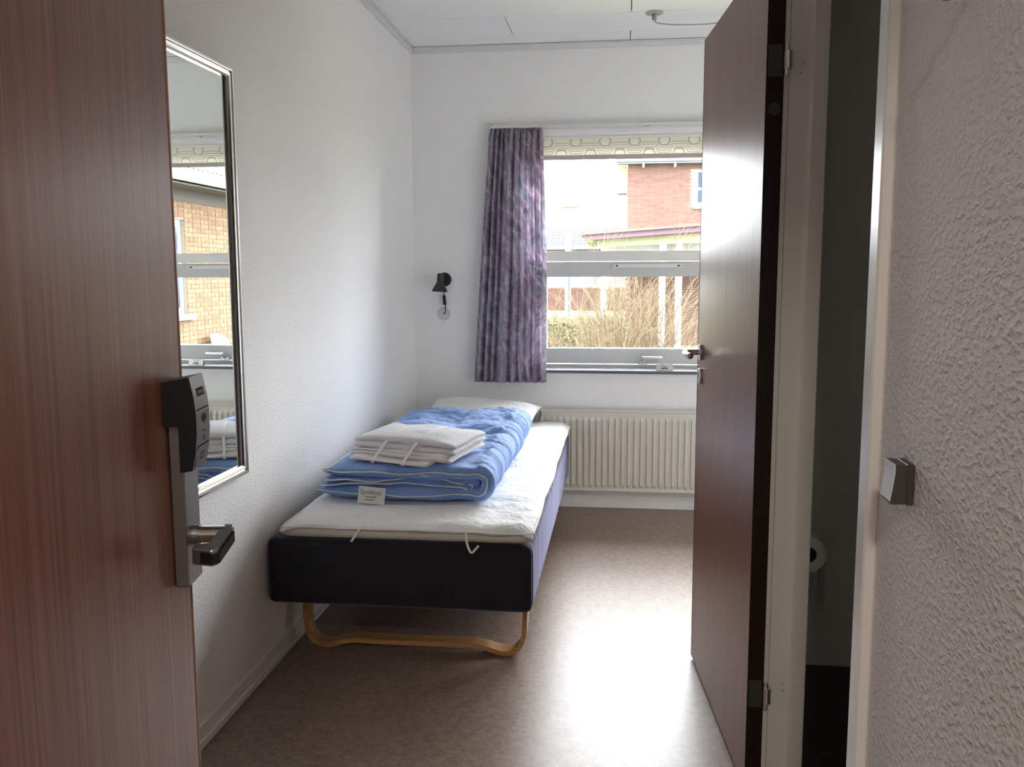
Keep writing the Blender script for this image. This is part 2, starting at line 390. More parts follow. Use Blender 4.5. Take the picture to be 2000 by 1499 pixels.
# ceiling: base slab and single panels, joints recessed
ceil = struct('ceiling', bx(-0.10, XR + 0.12, -0.12, YB + 0.02, ZC + 0.012, 2.75), 'dark_slot', 'white panelled ceiling with narrow dark joints', 'ceiling')
PW, PL = 0.327, 1.184
yc = YB - 0.195; rows = [YB - 0.012]
while yc > 0: rows.append(yc); yc -= PW
rows.append(0.0); g = 0.0042; k = 0
for i in range(len(rows) - 1):
    y1, y0 = rows[i], rows[i + 1]; x = 1.171 if i % 2 == 0 else 0.577
    xs = [0.012]; xx = x - 2 * PL
    while xx < XR:
        if xx > 0.05: xs.append(xx)
        xx += PL
    xs.append(XR - 0.012)
    for x0, x1 in zip(xs, xs[1:]):
        if y0 < YJ - 0.1 and x0 > XW: continue
        xe = min(x1, XW - 0.001) if y0 < YJ - 0.1 else x1
        part('ceiling_panel' if k == 0 else 'ceiling_panel.%03d' % k, bx(x0 + g / 2, xe - g / 2, y0 + g / 2, y1 - g / 2, ZC, ZC + 0.0115, bevel=0.0012), 'ceiling_paint', ceil); k += 1
b = B(); box(b, 0.0, 0.010, 0.0, YB, ZC - 0.032, ZC - 0.003); box(b, 0.010, 0.018, 0.0, YB - 0.02, ZC - 0.010, ZC - 0.003)
struct('trim_1', b, 'trim_white', 'narrow white ceiling edge strip above the mirror wall', 'trim')
b = B(); box(b, 0.010, XR, YB - 0.010, YB, ZC - 0.032, ZC - 0.003); box(b, 0.018, XR, YB - 0.018, YB - 0.010, ZC - 0.010, ZC - 0.003)
struct('trim_2', b, 'trim_white', 'narrow white ceiling edge strip above the window', 'trim')
b = B(); box(b, 0.0, 0.007, 0.0, YB, 0.0, 0.060); box(b, 0.007, 0.015, 0.0, YB - 0.016, 0.0, 0.026, bevel=0.003)
struct('baseboard_left', b, 'white_gloss', 'low stepped white baseboard along the mirror wall', 'baseboard')
b = B(); box(b, 0.015, XR, YB - 0.012, YB, 0.0, 0.072); box(b, 0.015, XR, YB - 0.020, YB - 0.012, 0.0, 0.028, bevel=0.003)
struct('baseboard_back', b, 'white_gloss', 'stepped white baseboard below the radiator', 'baseboard')
# doorway casing of the bathroom
b = B(); box(b, XW - 0.018, XW, DY0 - 0.044, DY0, 0.0, DH + 0.085, bevel=0.003)
struct('trim_3', b, 'white_gloss', 'glossy white door casing beside the light switch', 'trim')
b = B(); box(b, XW - 0.018, XW, DY1, DY1 + 0.045, 0.0, DH + 0.04, bevel=0.004, seg=2); box(b, XW - 0.018, XW, DY0, DY1 + 0.045, DH + 0.04, DH + 0.085, bevel=0.003)
struct('trim_4', b, 'jamb_paint', 'white door casing behind the hinges of the bathroom door', 'trim')
b = B(); box(b, XW, XW + 0.048, DY1, DY1 + 0.045, 0.0, DH + 0.04); box(b, XW + 0.048, XW + 0.084, DY1 - 0.014, DY1 + 0.045, 0.0, DH + 0.04, bevel=0.002)
box(b, XW, XW + 0.08, DY0 - 0.001, DY0 + 0.012, 0.0, DH + 0.04); box(b, XW, XW + 0.08, DY0, DY1, DH, DH + 0.04)
jamb = struct('trim_5', b, 'jamb_paint', 'white door lining with rebate and small screw holes by the hinges', 'trim')
for i, (hx, hz) in enumerate(((1.545, 1.770), (1.537, 1.748), (1.545, 0.292), (1.549, 0.274))):
    part('screw_hole' if i == 0 else 'screw_hole.%03d' % i, lathe(B(), [(0, 0), (0.0016, 0), (0.0016, 0.0006), (0, 0.0006)], frame_z((hx, DY1 + 0.0001, hz), (0, -1, 0)), 8), 'dark_slot', jamb)
# bathroom shell
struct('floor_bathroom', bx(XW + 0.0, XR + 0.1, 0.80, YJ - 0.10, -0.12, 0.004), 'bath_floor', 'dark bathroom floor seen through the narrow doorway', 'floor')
b = B(); box(b, XR, XR + 0.12, 0.8, YJ, 0, 2.75); box(b, XW + 0.08, XR, 0.70, 0.80, 0, 2.75); box(b, XW + 0.08, XR, YJ - 0.115, YJ - 0.101, 0.004, 2.49)
struct('wall_bathroom', b, 'bath_wall', 'unlit wall of the dark bathroom behind the doorway', 'wall')
struct('ceiling_bathroom', bx(XW + 0.08, XR, 0.8, YJ - 0.10, 2.40, 2.49), 'bath_wall', 'dark ceiling of the bathroom', 'ceiling')
# corridor behind the viewer
struct('floor_corridor', bx(-1.2, 3.4, -1.9, -0.02, -0.12, 0.0), 'linoleum', 'corridor floor outside the entrance door', 'floor')
b = B(); box(b, -1.2, 3.4, -2.0, -1.9, 0, 2.75); box(b, -1.3, -1.2, -1.9, 0.0, 0, 2.75); box(b, 3.4, 3.5, -1.9, 0.0, 0, 2.75); box(b, -1.2, -0.12, -0.12, 0.0, 0, 2.75); box(b, XW + 0.08, 3.4, -0.12, 0.0, 0, 2.75)
struct('wall_corridor', b, 'wall_paint', 'plain white corridor walls behind the viewer', 'wall')
struct('ceiling_corridor', bx(-1.2, 3.4, -1.9, -0.12, 2.45, 2.75), 'ceiling_paint', 'corridor ceiling behind the viewer', 'ceiling')
cl = thing('corridor_fill_lamp', (1.2, -0.9, 2.45), 'round white fill lamp added on the unseen corridor ceiling to brighten the foreground', 'lamp')  # added unseen lamp, fills doors and wall in the foreground with light
part('lamp_base', lathe(B(), [(0, 0), (0.17, 0), (0.17, -0.03), (0.0, -0.03)], Matrix.Translation((1.2, -0.9, 2.45))), 'light_plastic', cl)
part('lamp_shade', lathe(B(), [(0.16, -0.03), (0.155, -0.06), (0.11, -0.085), (0, -0.095)], Matrix.Translation((1.2, -0.9, 2.45))), 'fill_lamp_glow', cl, smooth=True)

# ---------------------------------------------------------------- window
YW = YB + 0.15
win = thing('window_1', ((WX0 + WX1) / 2, YW, WZ0), 'grey-white window with fixed upper pane and top-hung lower sash', 'window', kind='structure')
b = B()
box(b, WX0, WX0 + 0.05, YW, YW + 0.08, WZ0, WZ1); box(b, WX1 - 0.05, WX1, YW, YW + 0.08, WZ0, WZ1)
box(b, WX0 + 0.05, WX1 - 0.05, YW, YW + 0.08, 1.990, WZ1); box(b, WX0 + 0.05, WX1 - 0.05, YW, YW + 0.08, WZ0, 0.783)
part('window_frame', b, 'window_paint', win)
MUL = 1.96
part('mullion', bx(MUL, MUL + 0.06, YW, YW + 0.08, 0.783, 1.990), 'window_paint', win)
for xa, xb in ((WX0, MUL + 0.05), (MUL + 0.01, WX1)):
    part('transom', bx(xa + 0.05, xb - 0.05, YW - 0.004, YW + 0.08, 1.362, 1.4165, bevel=0.003), 'white_gloss', win)
    sx0, sx1 = xa + 0.055, xb - 0.055
    b = B(); box(b, sx0, sx1, YW - 0.010, YW + 0.06, 1.275, 1.3575, bevel=0.004); box(b, sx0, sx1, YW - 0.010, YW + 0.06, 0.789, 0.875, bevel=0.004)
    box(b, sx0, sx0 + 0.07, YW - 0.010, YW + 0.06, 0.87, 1.28); box(b, sx1 - 0.07, sx1, YW - 0.010, YW + 0.06, 0.87, 1.28)
    sash = part('sash', b, 'window_paint', win)
    part('pane', bx(sx0 + 0.06, sx1 - 0.06, YW + 0.030, YW + 0.034, 0.868, 1.282), 'pane_glass', sash)
    part('pane', bx(xa + 0.045, xb - 0.045, YW + 0.040, YW + 0.044, 1.410, 1.995), 'pane_glass', win)
# friction stay cover bar on the sash
b = B(); box(b, 1.088, 1.478, YW - 0.026, YW - 0.010, 1.3245, 1.3455, bevel=0.002)
cb = part('vent_bar', b, 'bar_white', win, 'pale aluminium vent bar on the middle rail')
for i, x in enumerate((1.108, 1.444)): part('slot', bx(x, x + 0.014, YW - 0.0266, YW - 0.0258, 1.3315, 1.3385), 'dark_slot', cb)
for i, x in enumerate((1.096, 1.466)): part('screw', lathe(B(), [(0, 0), (0.003, 0), (0.003, 0.0008), (0, 0.0008)], frame_z((x, YW - 0.0258, 1.335), (0, -1, 0)), 10), 'dark_slot', cb)
# sash handle
b = B(); box(b, 1.236, 1.292, YW - 0.020, YW - 0.010, 0.788, 0.808, bevel=0.003)
hd = part('window_handle', b, 'aluminium', win, 'pale metal lever handle on the bottom rail')
b = B(); tube(b, [(1.264, YW - 0.018, 0.800), (1.264, YW - 0.045, 0.806), (1.264, YW - 0.052, 0.826)], 0.006, 8); box(b, 1.258, 1.372, YW - 0.060, YW - 0.046, 0.820, 0.836, bevel=0.005, seg=2)
part('lever', b, 'aluminium', hd)
for x in (1.243, 1.284): part('screw', lathe(B(), [(0, 0), (0.003, 0), (0.003, 0.0008), (0, 0.0008)], frame_z((x, YW - 0.0202, 0.798), (0, -1, 0)), 10), 'dark_slot', hd)
b = B(); box(b, WX0 - 0.03, WX1 + 0.03, YB - 0.035, YB, 0.752, 0.770, bevel=0.002); box(b, WX0, WX1, YB, YW + 0.01, 0.7545, 0.770)
part('window_sill', b, 'sill_stone', win, 'pale polished window sill board')
part('sill_edge_shade', bx(WX0 - 0.03, WX1 + 0.03, YB - 0.0375, YB - 0.0352, 0.7525, 0.7675), 'sill_shade', win, 'front edge of the sill, its backlit shade painted dark grey')  # thin strip: shade of the backlit sill front put into colour

# roller blind drawn up at the top of the window
bl = thing('roller_blind', ((WX0 + WX1) / 2, YB + 0.10, 1.91), 'cream roller blind with printed hexagon pattern, rolled up at window top', 'blind')
YR = YB + 0.10; bx0, bx1 = WX0 + 0.02, MUL + 0.04
part('cassette', bx(bx0 - 0.01, bx1 + 0.01, YR - 0.012, YR + 0.045, 2.020, 2.034, bevel=0.003), 'white_gloss', bl)
part('cloth', bx(bx0, bx1, YR, YR + 0.0015, 1.930, 2.022), 'blind_cloth', bl)
part('hem_bar', bx(bx0, bx1, YR - 0.006, YR + 0.006, 1.908, 1.933, bevel=0.003), 'blind_hem', bl, 'darker hem of the blind')
def strip(bm, P0, P1, w, y):
    d = (Vector(P1) - Vector(P0)); 
    if d.length < 1e-6: return
    d.normalize(); nn = Vector((-d.y, d.x)) * w / 2
    q = [Vector(P0) + nn, Vector(P1) + nn, Vector(P1) - nn, Vector(P0) - nn]
    lo = [bm.verts.new((p.x, y, p.y)) for p in q]; hi = [bm.verts.new((p.x, y - 0.0004, p.y)) for p in q]
    for i in range(4): bm.faces.new((lo[i], lo[(i + 1) % 4], hi[(i + 1) % 4], hi[i]))
    bm.faces.new(hi)
b = B(); P = 0.158; x = 0.886 - 2 * P
def clipz(z): return min(max(z, 1.934), 2.019)
while x < bx1 - 0.02:
    h = 0.026; cz = 2.005
    hexa = [(x - 0.032, cz), (x - 0.016, cz - h), (x + 0.016, cz - h), (x + 0.032, cz), (x + 0.023, 2.019)]
    bd = B()
    if x - 0.05 > bx0:
        strip(bd, (x - 0.023, 2.019), hexa[0], 0.0035, YR)
        for q0, q1 in zip(hexa, hexa[1:]): strip(bd, q0, q1, 0.0035, YR)
        part('printed_hexagon', bd, 'blind_print_dark', bl); bd = B()
    for j in range(1, 5):
        o_ = 0.013 * j; pts = [(x - P / 2, cz - o_ + 0.004), (x - 0.034 - 0.004 * j, cz - o_ + 0.004), (x - 0.014 - 0.005 * j, cz - h - o_), (x + 0.014 + 0.005 * j, cz - h - o_), (x + 0.034 + 0.004 * j, cz - o_ + 0.004), (x + P / 2, cz - o_ + 0.004)]
        for q0, q1 in zip(pts, pts[1:]):
            if q0[0] > bx0 and q1[0] < bx1 and min(q0[1], q1[1]) > 1.934: strip(b, q0, q1, 0.003, YR)
    x2 = x + P / 2
    for q0, q1 in zip([(x2 - 0.030, 1.935), (x2 - 0.018, 1.962), (x2 + 0.018, 1.962)], [(x2 - 0.018, 1.962), (x2 + 0.018, 1.962), (x2 + 0.030, 1.935)]):
        if x2 + 0.04 < bx1: strip(bd, q0, q1, 0.003, YR)
    if len(bd.verts): part('printed_hexagon', bd, 'blind_print_dark', bl)
    x += P
part('printed_line', b, 'blind_print', bl)['kind'] = 'stuff'

# no-smoking sign on the sill
sg = thing('no_smoking_sign', (1.378, YB + 0.02, 0.770), 'small silver tent sign with no-smoking pictogram on window sill', 'sign')
Ms = Matrix.Translation((1.378, YB - 0.012, 0.7705)) @ Matrix.Rotation(math.radians(-14), 4, 'X')
b = B(); box(b, -0.044, 0.044, -0.0012, 0.0012, 0.0, 0.036, bevel=0.0008, M=Ms); part('sign_plate', b, 'aluminium', sg)
Mb = Matrix.Translation((1.378, YB + 0.012, 0.7705)) @ Matrix.Rotation(math.radians(18), 4, 'X')
part('sign_leg', box(B(), -0.044, 0.044, -0.001, 0.001, 0.0, 0.035, M=Mb), 'aluminium', sg)
b = B()
def sgstrip(bm, p0, p1, w):
    p0, p1 = Vector(p0), Vector(p1); d = (p1 - p0).normalized(); nn = Vector((-d.y, d.x)) * w / 2
    prism(bm, [tuple(p0 + nn), tuple(p0 - nn), tuple(p1 - nn), tuple(p1 + nn)], Ms @ Vector((0, -0.0012, 0)), Ms.to_3x3() @ Vector((1, 0, 0)), Ms.to_3x3() @ Vector((0, 0, 1)), Ms.to_3x3() @ Vector((0, -1, 0)), 0, 0.0004)
sgstrip(b, (-0.018, 0.012), (0.018, 0.012), 0.006); sgstrip(b, (-0.012, 0.005), (0.014, 0.031), 0.0022)
sgstrip(b, (-0.014, 0.020), (-0.016, 0.026), 0.0016); sgstrip(b, (-0.016, 0.026), (-0.010, 0.030), 0.0016); sgstrip(b, (-0.008, 0.020), (-0.010, 0.025), 0.0016); sgstrip(b, (-0.010, 0.025), (-0.004, 0.029), 0.0016)
part('pictogram', b, 'print_black', sg, 'black crossed-out cigarette')

# ---------------------------------------------------------------- curtain and its track
tk = thing('curtain_track', (1.27, YB, 2.055), 'white curtain rail above the window, curtain at its left end', 'curtain rail')
part('rail', bx(0.440, 2.12, YB - 0.055, YB - 0.030, 2.060, 2.074, bevel=0.002), 'trim_white', tk)
part('bracket_board', bx(0.440, 2.12, YB - 0.030, YB, 2.052, 2.092, bevel=0.002), 'trim_white', tk)
part('end_stop', bx(1.268, 1.284, YB - 0.062, YB - 0.028, 2.052, 2.062, bevel=0.002), 'light_plastic', tk)
part('end_cap', bx(0.432, 0.440, YB - 0.058, YB - 0.0, 2.052, 2.092, bevel=0.001), 'light_plastic', tk)
NU, NV = 260, 70; bm = B(); uvl = bm.loops.layers.uv.new('UVMap'); grid = []
folds = [0.0, 0.115, 0.205, 0.29, 0.47, 0.59, 0.70, 0.80, 0.90, 1.0]
def pleat(u):
    for i in range(len(folds) - 1):
        if u <= folds[i + 1] or i == len(folds) - 2:
            t = (u - folds[i]) / (folds[i + 1] - folds[i]); return i, t
rd = random.Random(3); pa = [rd.uniform(0.55, 1.0) for _ in folds]
for j in range(NV + 1):
    v = j / NV; row = []
    xl = 0.436 + (0.340 - 0.436) * v ** 0.9; xr = 0.716 + (0.738 - 0.716) * min(1, v * 2.2); z = 2.056 - v * (2.056 - 0.703) + 0.004 * math.sin(v * 3)
    for i in range(NU + 1):
        u = i / NU; k, t = pleat(u)
        amp = 0.046 + 0.012 * min(1, v * 3)
        wv_ = (folds[k + 1] - folds[k]); e_ = min(t, 1 - t) * wv_; sharp = 1 - math.exp(-(e_ / 0.013) ** 1.5) + 0.16 * (t - 0.5)
        d = amp * pa[k] * sharp
        head = max(0, 1 - v / 0.07)
        d = d * (1 - 0.55 * head) + head * 0.007 * math.sin(u * 2 * math.pi * 27 + math.sin(u * 9) * 2)
        d += 0.006 * fbm(u * 5, v * 3, 3.1, 2)
        skew = 0.010 * pa[k] * math.sin(2 * math.pi * t) * (1 - head)
        x = xl + (xr - xl) * u + skew + 0.003 * fbm(u * 3, v * 2.2, 8, 2)
        pinch = -0.012 * math.exp(-((v - 0.035) / 0.02) ** 2) * (u - 0.5) * -1 if v < 0.1 else 0
        row.append(bm.verts.new((x + pinch * 0.8, YB - 0.030 - d - 0.012, z + 0.003 * math.sin(u * 60) * (1 if j == 0 else 0))))
    grid.append(row)
for j in range(NV):
    for i in range(NU):
        f = bm.faces.new((grid[j][i], grid[j + 1][i], grid[j + 1][i + 1], grid[j][i + 1]))
        for lp, (ii, jj) in zip(f.loops, ((i, j), (i, j + 1), (i + 1, j + 1), (i + 1, j))): lp[uvl].uv = (ii / NU * 0.95, 1.35 * (1 - jj / NV))
cur = obj('curtain', bm, 'curtain_print', smooth=True)
so = cur.modifiers.new('thickness', 'SOLIDIFY'); so.thickness = 0.0012
tag(cur, 'pleated mauve and grey marbled curtain hanging left of the window', 'curtain')

# ---------------------------------------------------------------- radiator
rad = thing('radiator', (1.5, YB - 0.065, 0.08), 'cream ribbed panel radiator below the window', 'radiator')
RX0, RX1, RZ0, RZ1, RY = 0.71, 2.13, 0.122, 0.552, YB - 0.10
bm = B(); pitch = 0.0337; NX = int((RX1 - RX0) / pitch); prof = []
for i in range(NX):
    x = RX0 + i * pitch
    prof += [(x, 0.0), (x + pitch * 0.10, 1.0), (x + pitch * 0.52, 1.0), (x + pitch * 0.66, 0.0)]
prof.append((RX0 + NX * pitch, 0.0))
zs = [(RZ0, 0), (RZ0 + 0.012, 0), (RZ0 + 0.030, 1), (RZ1 - 0.048, 1), (RZ1 - 0.030, 0), (RZ1, 0)]
G = [[bm.verts.new((x, RY - 0.0115 * d * e, z)) for x, d in prof] for z, e in zs]
for a_, b_ in zip(G, G[1:]):
    for i in range(len(prof) - 1): bm.faces.new((a_[i], a_[i + 1], b_[i + 1], b_[i]))
part('front_panel', bm, 'radiator_paint', rad)
b = B(); box(b, RX0, RX1, RY - 0.004, YB - 0.03, RZ1 - 0.004, RZ1 + 0.006, bevel=0.003); part('top_rail', b, 'radiator_paint', rad)
b = B(); box(b, RX0, RX1, RY - 0.006, RY + 0.012, RZ0 - 0.010, RZ0 + 0.006, bevel=0.004); part('bottom_rail', b, 'radiator_paint', rad)
for x in (RX0, RX1 - 0.006): part('side_panel', bx(x, x + 0.006, RY, YB - 0.03, RZ0, RZ1), 'radiator_paint', rad)
b = B(); box(b, RX0 + 0.01, RX1 - 0.01, YB - 0.045, YB - 0.035, RZ0, RZ1); part('back_panel', b, 'radiator_paint', rad)
for i, x in enumerate((0.95, 1.90)): part('wall_bracket', bx(x, x + 0.03, YB - 0.035, YB, 0.20, 0.50), 'radiator_paint', rad)

# ---------------------------------------------------------------- wall lamp (black cone)
wl = thing('wall_lamp', (0.170, YB, 1.16), 'small black cone reading lamp with hanging switch on end wall', 'lamp')
part('wall_disc', lathe(B(), [(0, 0), (0.038, 0), (0.038, 0.006), (0.035, 0.009), (0, 0.009)], frame_z((0.172, YB, 1.262), (0, -1, 0)), 40), 'black_paint', wl, smooth=False)
part('arm', tube(B(), [(0.172, YB - 0.008, 1.262), (0.170, YB - 0.04, 1.262), (0.168, YB - 0.072, 1.270)], 0.006, 10), 'black_paint', wl, smooth=True)
part('lamp_shade', lathe(B(), [(0, 0.002), (0.016, 0.0), (0.018, -0.004), (0.0185, -0.045), (0.044, -0.098), (0.0425, -0.098), (0.017, -0.047), (0.0, -0.045)], Matrix.Translation((0.166, YB - 0.080, 1.295)) @ Matrix.Rotation(math.radians(4), 4, 'Y'), 36), 'black_paint', wl, smooth=False)
part('bulb', lathe(B(), [(0, -0.045), (0.010, -0.05), (0.015, -0.072), (0, -0.09)], Matrix.Translation((0.166, YB - 0.080, 1.295)), 16), 'light_plastic', wl, smooth=True)
part('cord', tube(B(), catmull([(0.172, YB - 0.012, 1.225), (0.170, YB - 0.014, 1.19), (0.169, YB - 0.014, 1.17), (0.176, YB - 0.014, 1.12), (0.176, YB - 0.012, 1.095), (0.172, YB - 0.012, 1.078), (0.165, YB - 0.010, 1.074)], 5), 0.0026, 8), 'black_plastic', wl, smooth=True)
b = B(); tube(b, [(0.1695, YB - 0.014, 1.176), (0.1700, YB - 0.014, 1.171), (0.1735, YB - 0.014, 1.130), (0.1738, YB - 0.014, 1.124)], 0.0085, 12)
part('cord_switch', b, 'black_plastic', wl, 'slim black in-line switch', smooth=False)
so_ = thing('cord_outlet', (0.166, YB, 1.04), 'round pale grey cord outlet cover below the black lamp', 'outlet')
part('cover', lathe(B(), [(0, 0), (0.036, 0), (0.036, 0.004), (0.033, 0.007), (0, 0.007)], frame_z((0.166, YB, 1.074), (0, -1, 0)), 40), 'light_plastic', so_)
part('screw', lathe(B(), [(0, 0), (0.003, 0), (0.003, 0.001), (0, 0.001)], frame_z((0.190, YB - 0.007, 1.074), (0, -1, 0)), 10), 'chrome', so_)

# ---------------------------------------------------------------- ceiling canopy with cable
cc = thing('ceiling_outlet', (1.278, 4.40, ZC - 0.05), 'beige ceiling outlet disc with grey cable swagging to the right', 'outlet')
Mz = Matrix.Translation((1.278, 4.40, ZC))
part('disc', lathe(B(), [(0, 0), (0.042, 0), (0.042, -0.005), (0.036, -0.008), (0, -0.008)], Mz, 36), 'canopy_cream', cc)
part('cord_grip', lathe(B(), [(0, -0.008), (0.012, -0.008), (0.0105, -0.034), (0, -0.034)], Mz, 20), 'cable_grey', cc)
part('cable', tube(B(), catmull([(1.278, 4.40, ZC - 0.03), (1.281, 4.40, ZC - 0.041), (1.30, 4.402, ZC - 0.049), (1.36, 4.405, ZC - 0.056), (1.46, 4.41, ZC - 0.058), (1.56, 4.415, ZC - 0.054), (1.75, 4.42, ZC - 0.035), (1.95, 4.425, ZC - 0.004)], 8), 0.0028, 8), 'cable_grey', cc, smooth=True)

# ================================================================== BED
bed = thing('bed', (0.44, 3.71, 0.0), 'single bed with navy upholstered base and bentwood loop legs', 'bed')
BX0, BX1, BY0, BY1, BZ0, BZ1 = 0.006, 0.872, 2.700, 4.735, 0.228, 0.447
bm = bx(BX0, BX1, BY0, BY1, BZ0, BZ1, bevel=0.022, seg=4)
part('upholstered_base', bm, 'navy_fabric', bed, 'dark navy fabric box base', smooth=True)
def seam(y):
    b = B(); tube(b, [(BX1 - 0.016, y, BZ1 - 0.004), (BX1 - 0.002, y, BZ1 - 0.016), (BX1 + 0.0, y, BZ1 - 0.03), (BX1 + 0.0, y, BZ0 + 0.03), (BX1 - 0.008, y, BZ0 + 0.008)], 0.0022, 6); return b
part('seam', seam(BY0 + 0.024), 'navy_fabric', bed)
half = [(0.058, BZ0 + 0.004), (0.058, 0.16), (0.060, 0.105), (0.064, 0.070), (0.076, 0.036), (0.098, 0.015), (0.130, 0.0095), (0.160, 0.014), (0.195, 0.025), (0.235, 0.031), (0.30, 0.0305), (0.44, 0.030)]
full = half + [(0.888 - x, z) for x, z in reversed(half[:-1])]
pts = [(p.x, p.y) for p in catmull([(x, z, 0) for x, z in full], 5)]
for nm, y in (('leg_loop', 2.895), ('leg_loop', 4.40)):
    bm = B(); band(bm, pts, y, y + 0.058, 0.016); part(nm, bm, 'bentwood', bed, 'pale bentwood loop leg', smooth=False)

def soft_slab(bm, x0, x1, y0, y1, z0, z1, nx, ny, r=0.03, f=None, bulge=0.0):
    """closed rounded slab; f(x,y)->extra height of the top face"""
    def ring(u, lo, hi): return lo + (hi - lo) * u
    def edge(d): 
        d = min(1.0, d / r); return math.sqrt(max(0.0, 1 - (1 - d) ** 2))
    us = [0.5 - 0.5 * math.cos(math.pi * i / nx) * 1.0 for i in range(nx + 1)]; us = [0.35 * a_ + 0.65 * i / nx for i, a_ in enumerate(us)]
    vs = [0.5 - 0.5 * math.cos(math.pi * i / ny) for i in range(ny + 1)]; vs = [0.35 * a_ + 0.65 * i / ny for i, a_ in enumerate(vs)]
    T, U = [], []
    zm = (z0 + z1) / 2; hh = (z1 - z0) / 2
    for v in vs:
        tr, br = [], []
        for u in us:
            x, y = ring(u, x0, x1), ring(v, y0, y1)
            k = edge(min(x - x0, x1 - x)) * edge(min(y - y0, y1 - y))
            e = f(x, y) if f else 0.0
            top = zm + hh * k + e * k; bot = zm - hh * k
            tr.append(bm.verts.new((x, y, top)))
            br.append(tr[-1] if u in (us[0], us[-1]) or v in (vs[0], vs[-1]) else bm.verts.new((x, y, bot)))
        T.append(tr); U.append(br)
    for j in range(ny):
        for i in range(nx):
            bm.faces.new((T[j][i], T[j][i + 1], T[j + 1][i + 1], T[j + 1][i]))
            q = (U[j][i], U[j + 1][i], U[j + 1][i + 1], U[j][i + 1])
            if len(set(q)) == 4:
                try: bm.faces.new(q)
                except ValueError: pass
    return bm
# mattress
mat_ = thing('mattress', (0.455, 3.70, BZ1), 'white mattress with quilted pad and loose elastic loops on the navy bed', 'mattress')
MX0, MX1, MY0, MY1 = 0.048, 0.862, 2.708, 4.72; MZ = 0.512
bm = B(); soft_slab(bm, MX0, MX1, MY0, MY1, BZ1 + 0.0005, 0.497, 60, 110, r=0.032, f=lambda x, y: 0.004 * fbm(x * 5, y * 5, 1))
part('mattress_core', bm, 'mattress_cotton', mat_, smooth=True)
def padf(x, y):
    e = min(x - MX0, MX1 + 0.01 - x, y - MY0)
    return 0.006 * fbm(x * 6, y * 6, 2.2, 4) + 0.004 * abs(fbm(x * 16, y * 16, 5.5, 3)) - 0.003
bm = B(); nx, ny = 110, 220; T = []
PX0, PX1, PY0, PY1 = 0.062, 0.876, 2.700, 4.726
for j in range(ny + 1):
    row = []
    for i in range(nx + 1):
        u, v = i / nx, j / ny
        x = PX0 + (PX1 - PX0) * u; y = PY0 + (PY1 - PY0) * v
        x += 0.006 * fbm(y * 3, 9.1) * (u > 0.93); y += 0.005 * fbm(x * 4, 4.4) * (v < 0.04)
        z = MZ + padf(x, y)
        for dd, drop in ((x - PX0, 0.016), (PX1 - x, 0.020), (y - PY0, 0.018), (PY1 - y, 0.012)):
            if dd < 0.05: z -= drop * (1 - dd / 0.05) ** 2
        row.append(bm.verts.new((x, y, z)))
    T.append(row)
for j in range(ny):
    for i in range(nx): bm.faces.new((T[j][i], T[j][i + 1], T[j + 1][i + 1], T[j + 1][i]))
pad = part('quilted_pad', bm, 'quilted_cotton', mat_, 'thin white quilted cover pad', smooth=True)
so = pad.modifiers.new('thickness', 'SOLIDIFY'); so.thickness = 0.010; so.offset = -1
edge_pts = [T[0][i] for i in range(0)]
b = B(); tube(b, [(PX0 + (PX1 - PX0) * t, PY0 - 0.001 + 0.005 * fbm((PX0 + (PX1 - PX0) * t) * 4, 4.4), MZ - 0.022 + 0.003 * fbm(t * 6, 3)) for t in [i / 60 for i in range(61)]], 0.0028, 6)
tube(b, [(PX1 + 0.001 + 0.006 * fbm((PY0 + (PY1 - PY0) * t) * 3, 9.1), PY0 + (PY1 - PY0) * t, MZ - 0.024) for t in [i / 80 for i in range(81)]], 0.0028, 6)
part('pad_binding', b, 'elastic_white', pad, smooth=True)
def ribbon(pts, w, th=0.0012, ax=(1, 0, 0)):
    bm = B(); ax = Vector(ax).normalized(); P = catmull(pts, 6); rows = []
    for i, p in enumerate(P):
        d = (P[min(i + 1, len(P) - 1)] - P[max(i - 1, 0)]).normalized(); n_ = d.cross(ax).normalized(); s_ = n_.cross(d)
        rows.append([bm.verts.new(p + s_ * w / 2 * a_ + n_ * th / 2 * b_) for a_, b_ in ((1, 1), (-1, 1), (-1, -1), (1, -1))])
    for a_, b_ in zip(rows, rows[1:]):
        for k in range(4): bm.faces.new((a_[k], a_[(k + 1) % 4], b_[(k + 1) % 4], b_[k]))
    bm.faces.new(rows[0]); bm.faces.new(rows[-1][::-1]); return bm
part('elastic_loop', ribbon([(0.322, 2.697, 0.490), (0.312, 2.694, 0.475), (0.296, 2.694, 0.452), (0.290, 2.700, 0.446)], 0.007), 'elastic_white', mat_)
part('elastic_loop', ribbon([(0.664, 2.697, 0.490), (0.668, 2.692, 0.460), (0.676, 2.690, 0.436), (0.684, 2.690, 0.427), (0.694, 2.692, 0.436), (0.705, 2.698, 0.448)], 0.007), 'elastic_white', mat_)
part('elastic_loop', ribbon([(0.870, 4.60, 0.492), (0.872, 4.605, 0.470), (0.872, 4.625, 0.455), (0.870, 4.64, 0.478)], 0.007, ax=(0, 1, 0)), 'elastic_white', mat_)

